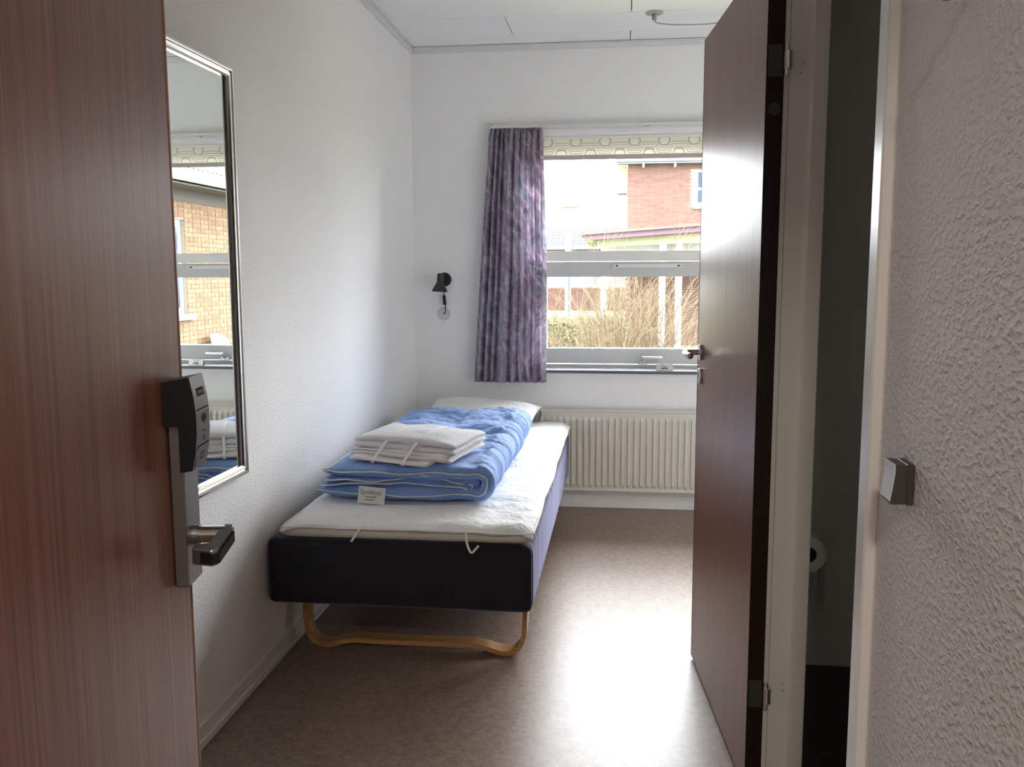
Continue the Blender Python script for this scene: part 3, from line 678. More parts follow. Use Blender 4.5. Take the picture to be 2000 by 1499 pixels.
# ---------------------------------------------------------------- pillow
bm = B()
def pillow_pt(u, v, s):
    ex = 1 - abs(u) ** 3.2; ey = 1 - abs(v) ** 3.0
    h = (max(0, ex) ** 0.55) * (max(0, ey) ** 0.55)
    x = u * 0.295 * (1 - 0.07 * (1 - v * v)) if abs(u) > 0.0 else 0
    x = u * 0.290 * (1 - 0.05 * (1 - abs(v) ** 2) * abs(u) ** 3); y = v * 0.205 * (1 - 0.06 * (1 - u * u) * abs(v) ** 3)
    z = s * h * (0.055 if s > 0 else 0.038) + 0.006 * fbm(u * 2.2, v * 2.2, 7 + s, 4) * h
    return Vector((x, y, z))
Mp = Matrix.Translation((0.428, 4.525, 0.574)) @ Matrix.Rotation(math.radians(-3), 4, 'Z') @ Matrix.Rotation(math.radians(8), 4, 'X') @ Matrix.Rotation(math.radians(2.5), 4, 'Y')
n_ = 56; Tp, Bp = [], []
for j in range(n_ + 1):
    tr, br = [], []
    for i in range(n_ + 1):
        u, v = math.sin((i / n_ - 0.5) * math.pi), math.sin((j / n_ - 0.5) * math.pi)
        t_ = bm.verts.new(Mp @ pillow_pt(u, v, 1)); tr.append(t_)
        br.append(t_ if i in (0, n_) or j in (0, n_) else bm.verts.new(Mp @ pillow_pt(u, v, -1)))
    Tp.append(tr); Bp.append(br)
for j in range(n_):
    for i in range(n_):
        bm.faces.new((Tp[j][i], Tp[j][i + 1], Tp[j + 1][i + 1], Tp[j + 1][i]))
        q = (Bp[j][i], Bp[j + 1][i], Bp[j + 1][i + 1], Bp[j][i + 1])
        try: bm.faces.new(q)
        except ValueError: pass
pw = obj('pillow', bm, 'pillow_cotton', smooth=True); tag(pw, 'plump white pillow at the head of the bed behind the blue duvet', 'pillow')

# ---------------------------------------------------------------- folded blue duvet
duv = thing('duvet', (0.40, 3.6, MZ), 'light blue duvet with cream piping, folded in layers on the bed', 'duvet')
def duvet_sheet(bm, xl_b, xl_t, xr, zb, zt, th, y0, y1, seed, top=False, ny=150, pip=None):
    R = (zt - zb) / 2; path = []
    nb = 40
    for i in range(nb): t = i / nb; path.append((xl_b + (xr - xl_b) * t, zb, 0))
    na = 22
    for i in range(na + 1):
        a_ = -math.pi / 2 + math.pi * i / na; path.append((xr + R * math.cos(a_) * 0.9, zb + R + R * math.sin(a_), 1))
    nt = 70
    for i in range(1, nt + 1): t = i / nt; path.append((xr + (xl_t - xr) * t, zt, 2))
    n = len(path); O, I = [], []
    nrm = []
    for i in range(n):
        a_, b_ = path[max(i - 1, 0)], path[min(i + 1, n - 1)]; dx, dz = b_[0] - a_[0], b_[1] - a_[1]; L = math.hypot(dx, dz); nrm.append((dz / L, -dx / L))
    for j in range(ny + 1):
        v = j / ny; ro, ri = [], []
        for i in range(n):
            x, z, k = path[i]; s = i / (n - 1)
            y = y0 + (y1 - y0) * v
            ef = min(1.0, (y - y0) / 0.045); ef = math.sqrt(max(0, 1 - (1 - ef) ** 2)); eb = min(1.0, (y1 - y) / 0.06); eb = math.sqrt(max(0, 1 - (1 - eb) ** 2))
            es = min(1.0, s * 12, (1 - s) * 12); es = math.sqrt(max(0, 1 - (1 - es) ** 2))
            w = th * (0.22 + 0.78 * ef * eb * es)
            # wrinkles: broad puff, fine creases running round the fold
            puff = fbm(x * 4.2 + seed, y * 3.4, seed, 3) * 0.015 + fbm(x * 13 + seed, y * 11, seed + 2, 3) * 0.004
            nearfold = max(0.0, 1 - abs(x - xr) / 0.22) if k != 0 else 0.25
            cre = fbm(x * 3.0, y * 26 + 3 * fbm(x * 5, y * 5, seed, 2), seed + 3, 3) * 0.0075 * (0.35 + nearfold)
            rid = -abs(fbm(x * 7 + y * 4, y * 7, seed + 11, 3)) * 0.020 if k == 2 else 0.0
            quilt = 0.0
            if top and k == 2:
                qx = (x - xl_t) / 0.30; qy = (y - y0) / 0.33
                quilt = 0.022 * (abs(math.sin(math.pi * qx)) ** 0.5 * abs(math.sin(math.pi * qy)) ** 0.5 - 0.5)
            off = (puff + cre + rid + quilt) * ef * min(1, es + 0.2)
            nx_, nz_ = nrm[i]
            rise = (0.012 * v if top and k == 2 else 0) * 1.0
            wob = 0.024 * fbm(s * 7 + seed, 0.3, seed, 3) * (1 - ef)
            yy = y + 0.046 * fbm(x * 4, seed * 1.7, z * 9, 3) * (1 - ef) 
            sag = 0.026 * fbm(x * 6, seed, 0.5, 2) * (1 - ef) if k != 0 else 0
            bx_, bz_ = x, z + rise + wob * 0.5 + sag
            if top and k == 2:
                pr = max(0, 1 - max(abs(x - 0.41) / 0.26, abs(y - 3.16) / 0.26) ** 6); off *= 1 - 0.9 * pr; bz_ -= pr * (rise + sag + 0.004)
            ro.append(bm.verts.new((bx_ + nx_ * (w / 2 + off), yy, max(MZ + 0.007, bz_ + nz_ * (w / 2 + off)))))
            ri.append(bm.verts.new((bx_ - nx_ * w / 2, yy, max(MZ + 0.008, bz_ - nz_ * w / 2))))
        O.append(ro); I.append(ri)
    for j in range(ny):
        for i in range(n - 1):
            bm.faces.new((O[j][i], O[j][i + 1], O[j + 1][i + 1], O[j + 1][i])); bm.faces.new((I[j][i], I[j + 1][i], I[j + 1][i + 1], I[j][i + 1]))
        bm.faces.new((O[j][0], O[j + 1][0], I[j + 1][0], I[j][0])); bm.faces.new((O[j][-1], I[j][-1], I[j + 1][-1], O[j + 1][-1]))
    for i in range(n - 1):
        bm.faces.new((O[0][i], I[0][i], I[0][i + 1], O[0][i + 1])); bm.faces.new((O[-1][i], O[-1][i + 1], I[-1][i + 1], I[-1][i]))
    if pip is not None:
        pp = [(O[0][i].co + I[0][i].co) / 2 + Vector((0, -0.003, 0)) for i in range(n)]
        tube(pip, pp[::2] if n % 2 else pp, 0.0026, 6)
        tube(pip, [(O[j][-1].co + I[j][-1].co) / 2 + Vector((-0.003, 0, 0)) for j in range(0, ny + 1, 2)], 0.0026, 6)
bm = B(); pip = B()
duvet_sheet(bm, 0.095, 0.125, 0.660, MZ + 0.032, MZ + 0.106, 0.046, 2.945, 4.30, 1.3, top=True, pip=pip)
duvet_sheet(bm, 0.115, 0.130, 0.632, MZ + 0.058, MZ + 0.080, 0.026, 2.958, 4.28, 5.9, ny=60, pip=pip)
part('duvet_cover', bm, 'blue_cotton', duv, smooth=True); part('piping', pip, 'piping_cream', duv, 'thin cream piping', smooth=True)
# care label
ML = Matrix.Translation((0.300, 2.918, 0.545)) @ Matrix.Rotation(math.radians(4), 4, 'Y') @ Matrix.Rotation(math.radians(-16), 4, 'X')
tg = part('care_label', box(B(), -0.047, 0.047, -0.0006, 0.0006, -0.030, 0.027, M=ML), 'label_white', duv, 'white cloth label with dark print')
me = text_mesh('Symfoni', 0.024, ML @ Matrix.Translation((-0.004, -0.0008, 0.008)) @ Matrix.Rotation(math.radians(90), 4, 'X'))
link('lettering', me, 'print_grey', tg)
for i, (x0, x1, z) in enumerate(((-0.022, 0.016, -0.007), (-0.021, 0.010, -0.017))):
    x = x0; b = B()
    while x < x1: box(b, x, x + 0.0032, -0.0010, -0.0006, z - 0.0020, z + 0.0020, M=ML); x += 0.0046
    part('small_print', b, 'print_grey', tg)

# ---------------------------------------------------------------- towels and linen bundle on the duvet
tb_ = thing('towel_bundle', (0.40, 3.175, 0.64), 'tied bundle of folded white towel and bed linen on the blue duvet', 'towels')
Mt = Matrix.Translation((0.412, 3.175, 0.6485)) @ Matrix.Rotation(math.radians(-13), 4, 'Z') @ Matrix.Rotation(math.radians(1.5), 4, 'Y')
def fold_slab(lx0, lx1, ly0, ly1, z0, z1, seed, layers, mat, nm, label):
    bm = B(); n = layers; h = (z1 - z0) / n
    for k in range(n):
        dx, dy = 0.008 * math.sin(seed + k * 2.1), 0.010 * math.cos(seed * 1.3 + k * 1.7)
        q = B(); soft_slab(q, lx0 + dx, lx1 + dx * 0.6, ly0 + dy, ly1 + dy, z0 + k * h, z0 + (k + 1) * h + 0.001, 34, 26, r=h * 1.1, f=lambda x, y: 0.007 * fbm(x * 7, y * 7, seed, 3))
        crown = 0.016 if mat == 'towel_terry' else 0.007
        for v in q.verts:
            x, y, z = v.co
            droop = -0.10 * max(0, abs(x) - 0.10) ** 1.6 - 0.16 * max(0, -y - 0.06) ** 1.5
            cu_ = max(0, 1 - (abs(x - (lx0 + lx1) / 2) / ((lx1 - lx0) / 2)) ** 2.6) * max(0, 1 - (abs(y - (ly0 + ly1) / 2) / ((ly1 - ly0) / 2)) ** 2.6)
            v.co = Mt @ Vector((x, y, z + droop + crown * cu_ * (z / 0.06) + 0.003 * fbm(x * 6, y * 6, 2)))
        me_ = bpy.data.meshes.new('t'); q.to_mesh(me_); q.free(); bm.from_mesh(me_); bpy.data.meshes.remove(me_)
    part(nm, bm, mat, tb_, label, smooth=True)
fold_slab(-0.175, 0.130, -0.215, 0.14, 0.0, 0.014, 0.4, 2, 'linen_white', 'folded_sheet', 'folded white sheet')
fold_slab(-0.190, 0.195, -0.175, 0.15, 0.014, 0.034, 1.4, 3, 'linen_white', 'folded_cover', 'folded white duvet cover')
fold_slab(-0.185, 0.205, -0.150, 0.145, 0.034, 0.068, 2.9, 2, 'towel_terry', 'folded_towel', 'folded white terry towel')
for lx in (-0.055, 0.060):
    P = [(lx - 0.022, -0.219, 0.004), (lx - 0.020, -0.214, 0.016), (lx - 0.014, -0.182, 0.036), (lx - 0.005, -0.142, 0.064), (lx + 0.008, -0.06, 0.086), (lx + 0.018, 0.05, 0.086), (lx + 0.025, 0.12, 0.074), (lx + 0.026, 0.158, 0.040), (lx + 0.026, 0.16, 0.01)]
    part('tie_band', ribbon([Mt @ Vector((x, y, z - 0.16 * max(0, -y - 0.06) ** 1.5)) for x, y, z in P], 0.011, 0.0016), 'elastic_white', tb_)

# ================================================================== MIRROR
mi = thing('wall_mirror', (0.0, 2.33, 0.70), 'tall mirror in a rounded chrome frame on the left wall', 'mirror')
eps = 0.010; MYA, MYB, MZA, MZB = 2.115, 2.548, 0.698, 1.886
def mx_(y, d): return 0.008 + eps * (y - MYA) + d
fwid = 0.032
def mbar(bm, y0, z0, y1, z1, inner):
    """frame bar: profile swept from corner to corner, mitred; inner gives inward direction at both ends"""
    prof = [(0.0, -0.006), (0.0, 0.010), (0.004, 0.016), (0.010, 0.018), (0.014, 0.017), (0.017, 0.0125), (0.021, 0.0145), (0.026, 0.0125), (0.031, 0.008), (0.032, -0.002)]
    ends = []
    for (y, z), (iy, iz) in (((y0, z0), inner[0]), ((y1, z1), inner[1])):
        ends.append([bm.verts.new((mx_(y + iy * w, h), y + iy * w, z + iz * w)) for w, h in prof])
    for i in range(len(prof) - 1): bm.faces.new((ends[0][i], ends[0][i + 1], ends[1][i + 1], ends[1][i]))
    bm.faces.new((ends[0][0], ends[1][0], ends[1][-1], ends[0][-1]))
cs = [(MYA, MZA), (MYB, MZA), (MYB, MZB), (MYA, MZB)]; inn = [(1, 1), (-1, 1), (-1, -1), (1, -1)]
for i in range(4):
    b = B(); j = (i + 1) % 4; mbar(b, *cs[i], *cs[j], (inn[i], inn[j])); part('frame_bar', b, 'chrome', mi, smooth=False)
b = B(); y0, y1 = MYA + 0.028, MYB - 0.028; z0, z1 = MZA + 0.028, MZB - 0.028
vs = [b.verts.new((mx_(y, 0.0005), y, z)) for y, z in ((y0, z0), (y1, z0), (y1, z1), (y0, z1))]; b.faces.new(vs)
vs2 = [b.verts.new((mx_(y, -0.003), y, z)) for y, z in ((y0, z0), (y1, z0), (y1, z1), (y0, z1))]; b.faces.new(vs2[::-1])
for i in range(4): b.faces.new((vs[i], vs2[i], vs2[(i + 1) % 4], vs[(i + 1) % 4]))
part('mirror_glass', b, 'mirror_glass', mi)
b = B(); vs = [(mx_(y, 0.002), y, z) for y, z in ((MYB - 0.040, MZA + 0.03), (MYB - 0.028, MZA + 0.03), (MYB - 0.028, MZB - 0.03), (MYB - 0.040, MZB - 0.03))]
q = [b.verts.new(p) for p in vs]; q2 = [b.verts.new((p[0] - 0.0016, p[1], p[2])) for p in vs]; b.faces.new(q); [b.faces.new((q[i], q2[i], q2[(i + 1) % 4], q[(i + 1) % 4])) for i in range(4)]
part('inner_rebate', b, 'dark_chrome', mi)

# ================================================================== BATHROOM DOOR (open, right)
D0 = Vector((1.389, 2.955, 0)); D1 = Vector((1.460, 2.158, 0)); dd = (D1 - D0).normalized(); dn = Vector((-dd.y, dd.x, 0))
if dn.x < 0: dn = -dn
DL = (D1 - D0).length
d2 = thing('door_2', (1.42, 2.55, 0.0), 'open reddish-brown veneered bathroom door on the right, with lever handle', 'door', kind='structure')
MD = Matrix.Translation(D0) @ Matrix((dd, dn, Vector((0, 0, 1)))).transposed().to_4x4()     # local x: far edge -> hinge, y: away from the face seen, z up
part('door_leaf', box(B(), 0, DL, 0.0008, 0.0392, 0.0105, 2.0182, M=MD), 'mahogany', d2)
part('edge_band', box(B(), DL, DL + 0.0012, 0.0, 0.040, 0.010, 2.0187, M=MD), 'mahogany_edge', d2, 'dark brown hinge-side edge')
part('edge_band', box(B(), -0.0012, 0.0, 0.0, 0.040, 0.010, 2.0187, M=MD), 'mahogany_edge', d2)
# handle near the far edge on the face seen (and its twin behind)
for s, y in ((-1, 0.0), (1, 0.040)):
    hl_ = part('door_handle', lathe(B(), [(0, 0), (0.025, 0), (0.025, 0.006), (0.022, 0.008), (0, 0.008)], MD @ frame_z((0.060, y, 1.046), (0, s, 0)), 32), 'steel', d2, 'satin steel lever handle')
    b = B(); tube(b, [MD @ Vector(p) for p in catmull([(0.060, y, 1.046), (0.060, y + s * 0.030, 1.046), (0.064, y + s * 0.046, 1.046), (0.080, y + s * 0.054, 1.045), (0.130, y + s * 0.056, 1.044), (0.172, y + s * 0.052, 1.044)], 5)], 0.0095, 14)
    part('lever', b, 'steel', hl_, smooth=True)
    kr = part('key_rose', lathe(B(), [(0, 0), (0.025, 0), (0.025, 0.005), (0.022, 0.007), (0, 0.007)], MD @ frame_z((0.060, y, 0.970), (0, s, 0)), 32), 'steel', d2)
    part('keyhole', box(B(), 0.057, 0.063, y + s * 0.0070, y + s * 0.0076, 0.960, 0.980, M=MD), 'dark_slot', kr)
# hinges
for z in (1.774, 0.266):
    hg = part('hinge', lathe(B(), [(0, -0.019), (0.0095, -0.019), (0.0095, 0.019), (0, 0.019)], Matrix.Translation((1.5070, 2.151, z)), 16), 'aluminium', d2, 'bright steel hinge')
    for dz in (-0.026, 0.026): part('hinge_pin', lathe(B(), [(0, -0.0075), (0.0055, -0.0075), (0.0055, 0.0075), (0, 0.0075)], Matrix.Translation((1.5050, 2.150, z + dz)), 12), 'chrome', hg)
    part('hinge_leaf', box(B(), DL + 0.0012, DL + 0.002, 0.004, 0.036, z - 0.035, z + 0.035, M=MD), 'switch_dark', hg)
# maker's marks on the dark edge
MX = MD @ Matrix.Translation((DL + 0.0013, 0.020, 1.700)) @ Matrix.Rotation(math.radians(90), 4, 'Z') @ Matrix.Rotation(math.radians(90), 4, 'X') @ Matrix.Rotation(math.radians(180), 4, 'Z')
st = part('edge_sticker', lathe(B(), [(0, 0.0), (0.014, 0.0), (0.014, 0.0003), (0, 0.0003)], MD @ frame_z((DL + 0.0013, 0.020, 1.668), (1, 0, 0)), 28), 'switch_dark', d2, 'small round dark sticker')
link('lettering', text_mesh('DDK', 0.017, MX, 0.0004), 'print_black', d2)
link('lettering', text_mesh('DK', 0.012, MX @ Matrix.Translation((0, 0.032, 0.0005)), 0.0004), 'print_black', st)

# ================================================================== ENTRANCE DOOR (open, left foreground)
al = math.radians(9); E0 = Vector((0.676, 0.90, 0)); du = Vector((-math.sin(al), math.cos(al), 0)); dn1 = Vector((math.cos(al), math.sin(al), 0))
d1 = thing('door_1', (0.74, 0.45, 0.0), 'open mahogany entrance door in the left foreground, with card-reader lock', 'door', kind='structure')
ME = Matrix.Translation(E0) @ Matrix((du, -dn1, Vector((0, 0, 1)))).transposed().to_4x4()   # x: along door towards free edge, y: into the leaf, z up
part('door_leaf', box(B(), -0.895, -0.0025, 0.0008, 0.0392, 0.008, 2.058, bevel=0.0008, M=ME), 'mahogany', d1)
part('edge_band', box(B(), -0.0025, 0.0, 0.0, 0.040, 0.008, 2.058, M=ME), 'mahogany', d1)
def onE(s, d, z): return ME @ Vector((s, -d, z))
pl_ = part('lock_plate', box(B(), -0.052, -0.008, -0.0145, 0.0, 0.976, 1.165, bevel=0.0012, M=ME), 'steel_brushed', d1, 'brushed steel lock plate')
b = B()
prof = [(0.0, 1.192), (0.0262, 1.197), (0.0300, 1.178), (0.0318, 1.160), (0.0318, 1.140), (0.0300, 1.120), (0.0262, 1.102), (0.0145, 1.100), (0.0145, 1.147), (0.0, 1.147)]
prism(b, prof, ME @ Vector((0, 0, 0)), dn1, Vector((0, 0, 1)), du, -0.064, -0.020)
rdr = part('card_reader', b, 'black_plastic', d1, 'black and grey card reader with curved front')
b = B(); fp = [p for p in prof[1:7]]
for (p0, p1) in zip(fp, fp[1:]):
    P0 = [onE(s, p[0] + 0.0004, p[1]) for s in (-0.0635, -0.0205) for p in (p0, p1)]
    P1 = [onE(s, p[0] + 0.0012, p[1]) for s in (-0.0635, -0.0205) for p in (p0, p1)]
    v0 = [b.verts.new(p) for p in P0]; v1 = [b.verts.new(p) for p in P1]
    b.faces.new((v1[0], v1[1], v1[3], v1[2])); b.faces.new((v0[0], v0[1], v1[1], v1[0])); b.faces.new((v0[2], v1[2], v1[3], v0[3]))
    b.faces.new((v0[0], v1[0], v1[2], v0[2])); b.faces.new((v0[1], v0[3], v1[3], v1[1]))
part('front_cover', b, 'grey_plastic', rdr, 'dark grey curved reader front')
def fpt(z):
    for p0, p1 in zip(fp, fp[1:]):
        if p1[1] <= z <= p0[1]:
            t = (p0[1] - z) / (p0[1] - p1[1]); return p0[0] + (p1[0] - p0[0]) * t + 0.0013
    return 0.03
def fmark(s0, s1, z0, z1, mat, nm):
    b = B(); c = [(s0, z0), (s1, z0), (s1, z1), (s0, z1)]
    lo = [b.verts.new(onE(s, fpt(z) - 0.0002, z)) for s, z in c]; hi = [b.verts.new(onE(s, fpt(z) + 0.0003, z)) for s, z in c]
    b.faces.new(hi); [b.faces.new((lo[i], lo[(i + 1) % 4], hi[(i + 1) % 4], hi[i])) for i in range(4)]
    return part(nm, b, mat, rdr)
fmark(-0.053, -0.030, 1.1765, 1.1845, 'dark_slot', 'maker_badge'); fmark(-0.050, -0.033, 1.1785, 1.1820, 'print_grey', 'maker_badge')
fmark(-0.060, -0.024, 1.1625, 1.1640, 'dark_slot', 'groove'); fmark(-0.060, -0.024, 1.1250, 1.1265, 'dark_slot', 'groove'); fmark(-0.0605, -0.0590, 1.1050, 1.1265, 'dark_slot', 'groove')
for i, (sa, sb, za, zb) in enumerate(((-0.046, -0.043, 1.150, 1.156), (-0.041, -0.038, 1.148, 1.158), (-0.036, -0.033, 1.150, 1.156), (-0.043, -0.038, 1.139, 1.1405), (-0.041, -0.039, 1.130, 1.135), (-0.048, -0.034, 1.116, 1.118), (-0.047, -0.036, 1.111, 1.113))): fmark(sa, sb, za, zb, 'print_black', 'printed_symbol')
# lever
LZ = 1.0265
lv = part('door_handle', lathe(B(), [(0, 0), (0.0105, 0), (0.0105, 0.006), (0.009, 0.006), (0.009, 0.008), (0, 0.008)], ME @ frame_z((-0.030, -0.0145, LZ), (0, -1, 0)), 24), 'steel_brushed', d1, 'angular steel lever with dark grip')
b = B(); tube(b, [onE(-0.030, 0.020, LZ), onE(-0.030, 0.047, LZ)], 0.0090, 20); part('neck', b, 'steel', lv, smooth=False)
def drooped(bm):
    for v in bm.verts:
        l = ME.inverted() @ v.co; v.co.z -= 0.013 * min(1.0, max(0.0, (-0.030 - l.x) / 0.045))
b = B(); prism(b, [(-0.0205, 0.044), (-0.0225, 0.0545), (-0.032, 0.0560), (-0.070, 0.0510), (-0.074, 0.0450), (-0.070, 0.0240), (-0.062, 0.0240), (-0.062, 0.0400), (-0.040, 0.0420)], ME @ Vector((0, 0, 0)), du, dn1, Vector((0, 0, 1)), LZ - 0.009, LZ + 0.0085)
bmesh.ops.bevel(b, geom=list(b.edges), offset=0.0012, segments=1, affect='EDGES'); drooped(b)
gr = part('lever', b, 'steel_brushed', lv)
b = B(); prism(b, [(-0.0325, 0.0562), (-0.0700, 0.0512), (-0.0743, 0.0452), (-0.0743, 0.0460), (-0.0705, 0.0524), (-0.0325, 0.0575)], ME @ Vector((0, 0, 0)), du, dn1, Vector((0, 0, 1)), LZ - 0.0065, LZ + 0.0045); drooped(b)
part('grip_inlay', b, 'black_plastic', lv)
b = B(); prism(b, [(-0.0748, 0.0450), (-0.0722, 0.0330), (-0.0717, 0.0330), (-0.0738, 0.0450)], ME @ Vector((0, 0, 0)), du, dn1, Vector((0, 0, 1)), LZ - 0.0060, LZ + 0.0055); drooped(b)
part('grip_inlay', b, 'black_plastic', lv)

# ================================================================== small things on the right wall and in the bathroom
sw = thing('light_switch', (XW, 1.185, 1.0), 'small silver rocker light switch on the coarse white wall', 'switch')
part('switch_frame', bx(XW - 0.010, XW, 1.168, 1.214, 1.003, 1.056, bevel=0.0015), 'switch_dark', sw)
b = B(); prism(b, [(0.010, 1.004), (0.010, 1.055), (0.024, 1.056), (0.0235, 1.045), (0.0255, 1.028), (0.0285, 1.008), (0.0275, 1.004)], (XW, 0, 0), (-1, 0, 0), (0, 0, 1), (0, 1, 0), 1.1695, 1.2125)
part('rocker', b, 'switch_dark', sw, 'silver rocker plate')
b = B()
fr = [(0.0242, 1.056), (0.0237, 1.045), (0.0257, 1.028), (0.0287, 1.008), (0.0297, 1.008), (0.0267, 1.028), (0.0247, 1.045), (0.0252, 1.0565)]
prism(b, fr, (XW, 0, 0), (-1, 0, 0), (0, 0, 1), (0, 1, 0), 1.1692, 1.2128); part('rocker_face', b, 'switch_silver', sw)
hk = thing('coat_hook', (XW, 1.068, 1.588), 'dark round hook knob at the top of the coarse wall', 'hook')
part('hook_stem', lathe(B(), [(0, 0), (0.006, 0), (0.006, 0.022), (0, 0.022)], frame_z((XW, 1.062, 1.602), (-1, 0, 0)), 14), 'switch_dark', hk)
part('hook_knob', lathe(B(), [(0, 0.020), (0.008, 0.020), (0.011, 0.025), (0.011, 0.030), (0.007, 0.034), (0, 0.035)], frame_z((XW, 1.062, 1.602), (-1, 0, 0)), 20), 'switch_dark', hk, smooth=True)
tp = thing('toilet_roll', (1.645, 2.5, 0.35), 'white toilet roll with hanging sheet in the dark bathroom', 'toilet paper')
b = B(); lathe(b, [(0.022, 0), (0.048, 0), (0.048, 0.10), (0.022, 0.10), (0.022, 0)], frame_z((1.656, 2.45, 0.532), (0, 1, 0)), 36); part('roll', b, 'paper', tp)
part('core', lathe(B(), [(0.022, 0.002), (0.020, 0.002), (0.020, 0.098), (0.022, 0.098)], frame_z((1.656, 2.45, 0.532), (0, 1, 0)), 30), 'switch_dark', tp)
part('hanging_sheet', bx(1.7025, 1.7035, 2.452, 2.548, 0.375, 0.532), 'paper', tp)
part('holder', tube(B(), [(1.5935, 2.565, 0.572), (1.62, 2.565, 0.568), (1.656, 2.565, 0.552), (1.656, 2.562, 0.544), (1.656, 2.44, 0.544)], 0.004, 8), 'steel', tp)

# ================================================================== OUTSIDE
GZ = -0.6
gnd = struct('ground', bx(-60, 60, YB + 0.30, 110, GZ - 0.2, GZ), 'lawn', 'pale winter lawn outside the window', 'lawn')
# our own building's roof slab, keeps the sun off the room
struct('roof', bx(-1.4, 3.6, -2.05, YB + 0.55, 2.75, 2.95), 'ext_roof_edge', 'flat roof over the room', 'roof')

# --- yellow-brick wing, seen in the mirror: bricks one by one where the mirror shows them
WXX = 5.2
wing = thing('brick_wing', (WXX, 13.5, GZ), 'yellow brick wing reflected in the mirror, with eave and white window', 'building')
VY0, VY1 = 12.05, 13.55; CRS, STR = 0.0667, 0.240
b = B(); box(b, WXX + 0.010, WXX + 0.30, 9.0, 10.75, GZ, 2.46); box(b, WXX + 0.010, WXX + 0.30, VY0, 17.0, GZ, 2.46); box(b, WXX + 0.010, WXX + 0.30, 10.75, VY0, GZ, 0.70); box(b, WXX + 0.010, WXX + 0.30, 10.75, VY0, 2.05, 2.46)
part('mortar_wall', b, 'ext_mortar', wing)
bme = bpy.data.meshes.new('brick'); bb = B(); box(bb, -0.030, 0.030, -(STR - 0.012) / 2, (STR - 0.012) / 2, -0.0275, 0.0275, bevel=0.002); bb.to_mesh(bme); bb.free(); bme.materials.append(MATS['brick_yellow'])
bmh = bpy.data.meshes.new('brick_header'); bb = B(); box(bb, -0.030, 0.030, -0.054, 0.054, -0.0275, 0.0275, bevel=0.002); bb.to_mesh(bmh); bb.free(); bmh.materials.append(MATS['brick_yellow'])
rl = wing.location; cnt = 0; rest = B(); ci = 0; z = GZ + 0.04
while z < 2.43:
    y = VY0 + 0.002 if ci % 2 == 0 else VY0 + 0.002
    k = ci
    while y < 15.2:
        head = (ci % 2 == 1); L = 0.120 if head else STR
        if y == VY0 + 0.002 and ci % 2 == 1: pass
        cy_ = y + L / 2
        if 0.22 < z and y + L < VY1 and cnt < 300:
            o = bpy.data.objects.new('brick' if cnt == 0 else 'brick.%03d' % cnt, bmh if head else bme); C.objects.link(o); o.parent = wing
            o.location = (WXX + 0.030 - 0.004 + random.uniform(-0.002, 0.002) - rl.x, cy_ - rl.y, z - rl.z); cnt += 1
        else:
            box(rest, WXX - 0.004, WXX + 0.05, y + 0.006, y + L - 0.006, z - 0.0275, z + 0.0275)
        y += L
    y = 9.0
    while y < VY0 - 0.1:
        if not (y + STR > 10.75 and 0.66 < z < 2.05): box(rest, WXX - 0.004, WXX + 0.05, y + 0.006, min(y + STR, VY0) - 0.006, z - 0.0275, z + 0.0275)
        y += STR
    z += CRS; ci += 1
rb = part('brickwork', rest, 'brick_yellow', wing); rb['kind'] = 'stuff'
part('soffit', bx(WXX - 0.45, WXX + 0.3, 9.0, 17, 2.46, 2.50), 'ext_soffit', wing)
part('frieze_board', bx(WXX - 0.02, WXX + 0.02, 9.0, 17, 2.30, 2.46), 'ext_soffit', wing, 'dark weathered board under the eave')
part('gutter', tube(B(), [(WXX - 0.50, 9.0, 2.55), (WXX - 0.50, 17.0, 2.55)], 0.055, 10), 'ext_white', wing)
part('fascia', bx(WXX - 0.45, WXX - 0.42, 9.0, 17, 2.48, 2.66), 'ext_white', wing)
bm = B(); n = 120; rows_ = []
for j, (x, z) in enumerate(((WXX - 0.48, 2.66), (WXX + 2.6, 4.1))): rows_.append([bm.verts.new((x, 9.0 + 8.0 * i / n, z + 0.03 * (i % 2))) for i in range(n + 1)])
for i in range(n): bm.faces.new((rows_[0][i], rows_[0][i + 1], rows_[1][i + 1], rows_[1][i]))
part('roof', bm, 'ext_roof_tile', wing)
wf = part('window', bx(WXX + 0.06, WXX + 0.12, 10.76, VY0 - 0.005, 0.72, 2.05), 'ext_white', wing, 'white window frame'); part('pane', bx(WXX + 0.055, WXX + 0.06, 10.85, VY0 - 0.10, 0.82, 1.96), 'ext_glass', wf)
part('window_sill', bx(WXX - 0.08, WXX + 0.10, 10.70, VY0 + 0.10, 0.65, 0.72), 'ext_white', wing)
# white garden chair in front of it
gc = thing('garden_chair', (4.80, 12.6, GZ), 'white plastic garden chair by the brick wing, in the mirror', 'chair')
def gcv(x, y, z): return (4.80 + x, 12.6 + y, GZ + z)
bm = B(); n = 14; rows_ = []
for j in range(9):
    v = j / 8; row = []
    for i in range(n + 1):
        u = i / n * 2 - 1; row.append(bm.verts.new(gcv(0.22 + 0.10 * v - 0.10 * u * u, u * (0.27 - 0.02 * v), 0.43 + 0.58 * v * (1 - 0.16 * abs(u) ** 3))))
    rows_.append(row)
for a_, b_ in zip(rows_, rows_[1:]):
    for i in range(n): bm.faces.new((a_[i], a_[i + 1], b_[i + 1], b_[i]))
bk = part('backrest', bm, 'ext_white', gc, smooth=True); so = bk.modifiers.new('t', 'SOLIDIFY'); so.thickness = 0.012
part('seat', box(B(), *[4.80 - 0.24, 4.80 + 0.22], *[12.6 - 0.25, 12.6 + 0.25], GZ + 0.41, GZ + 0.435, bevel=0.01), 'ext_white', gc)
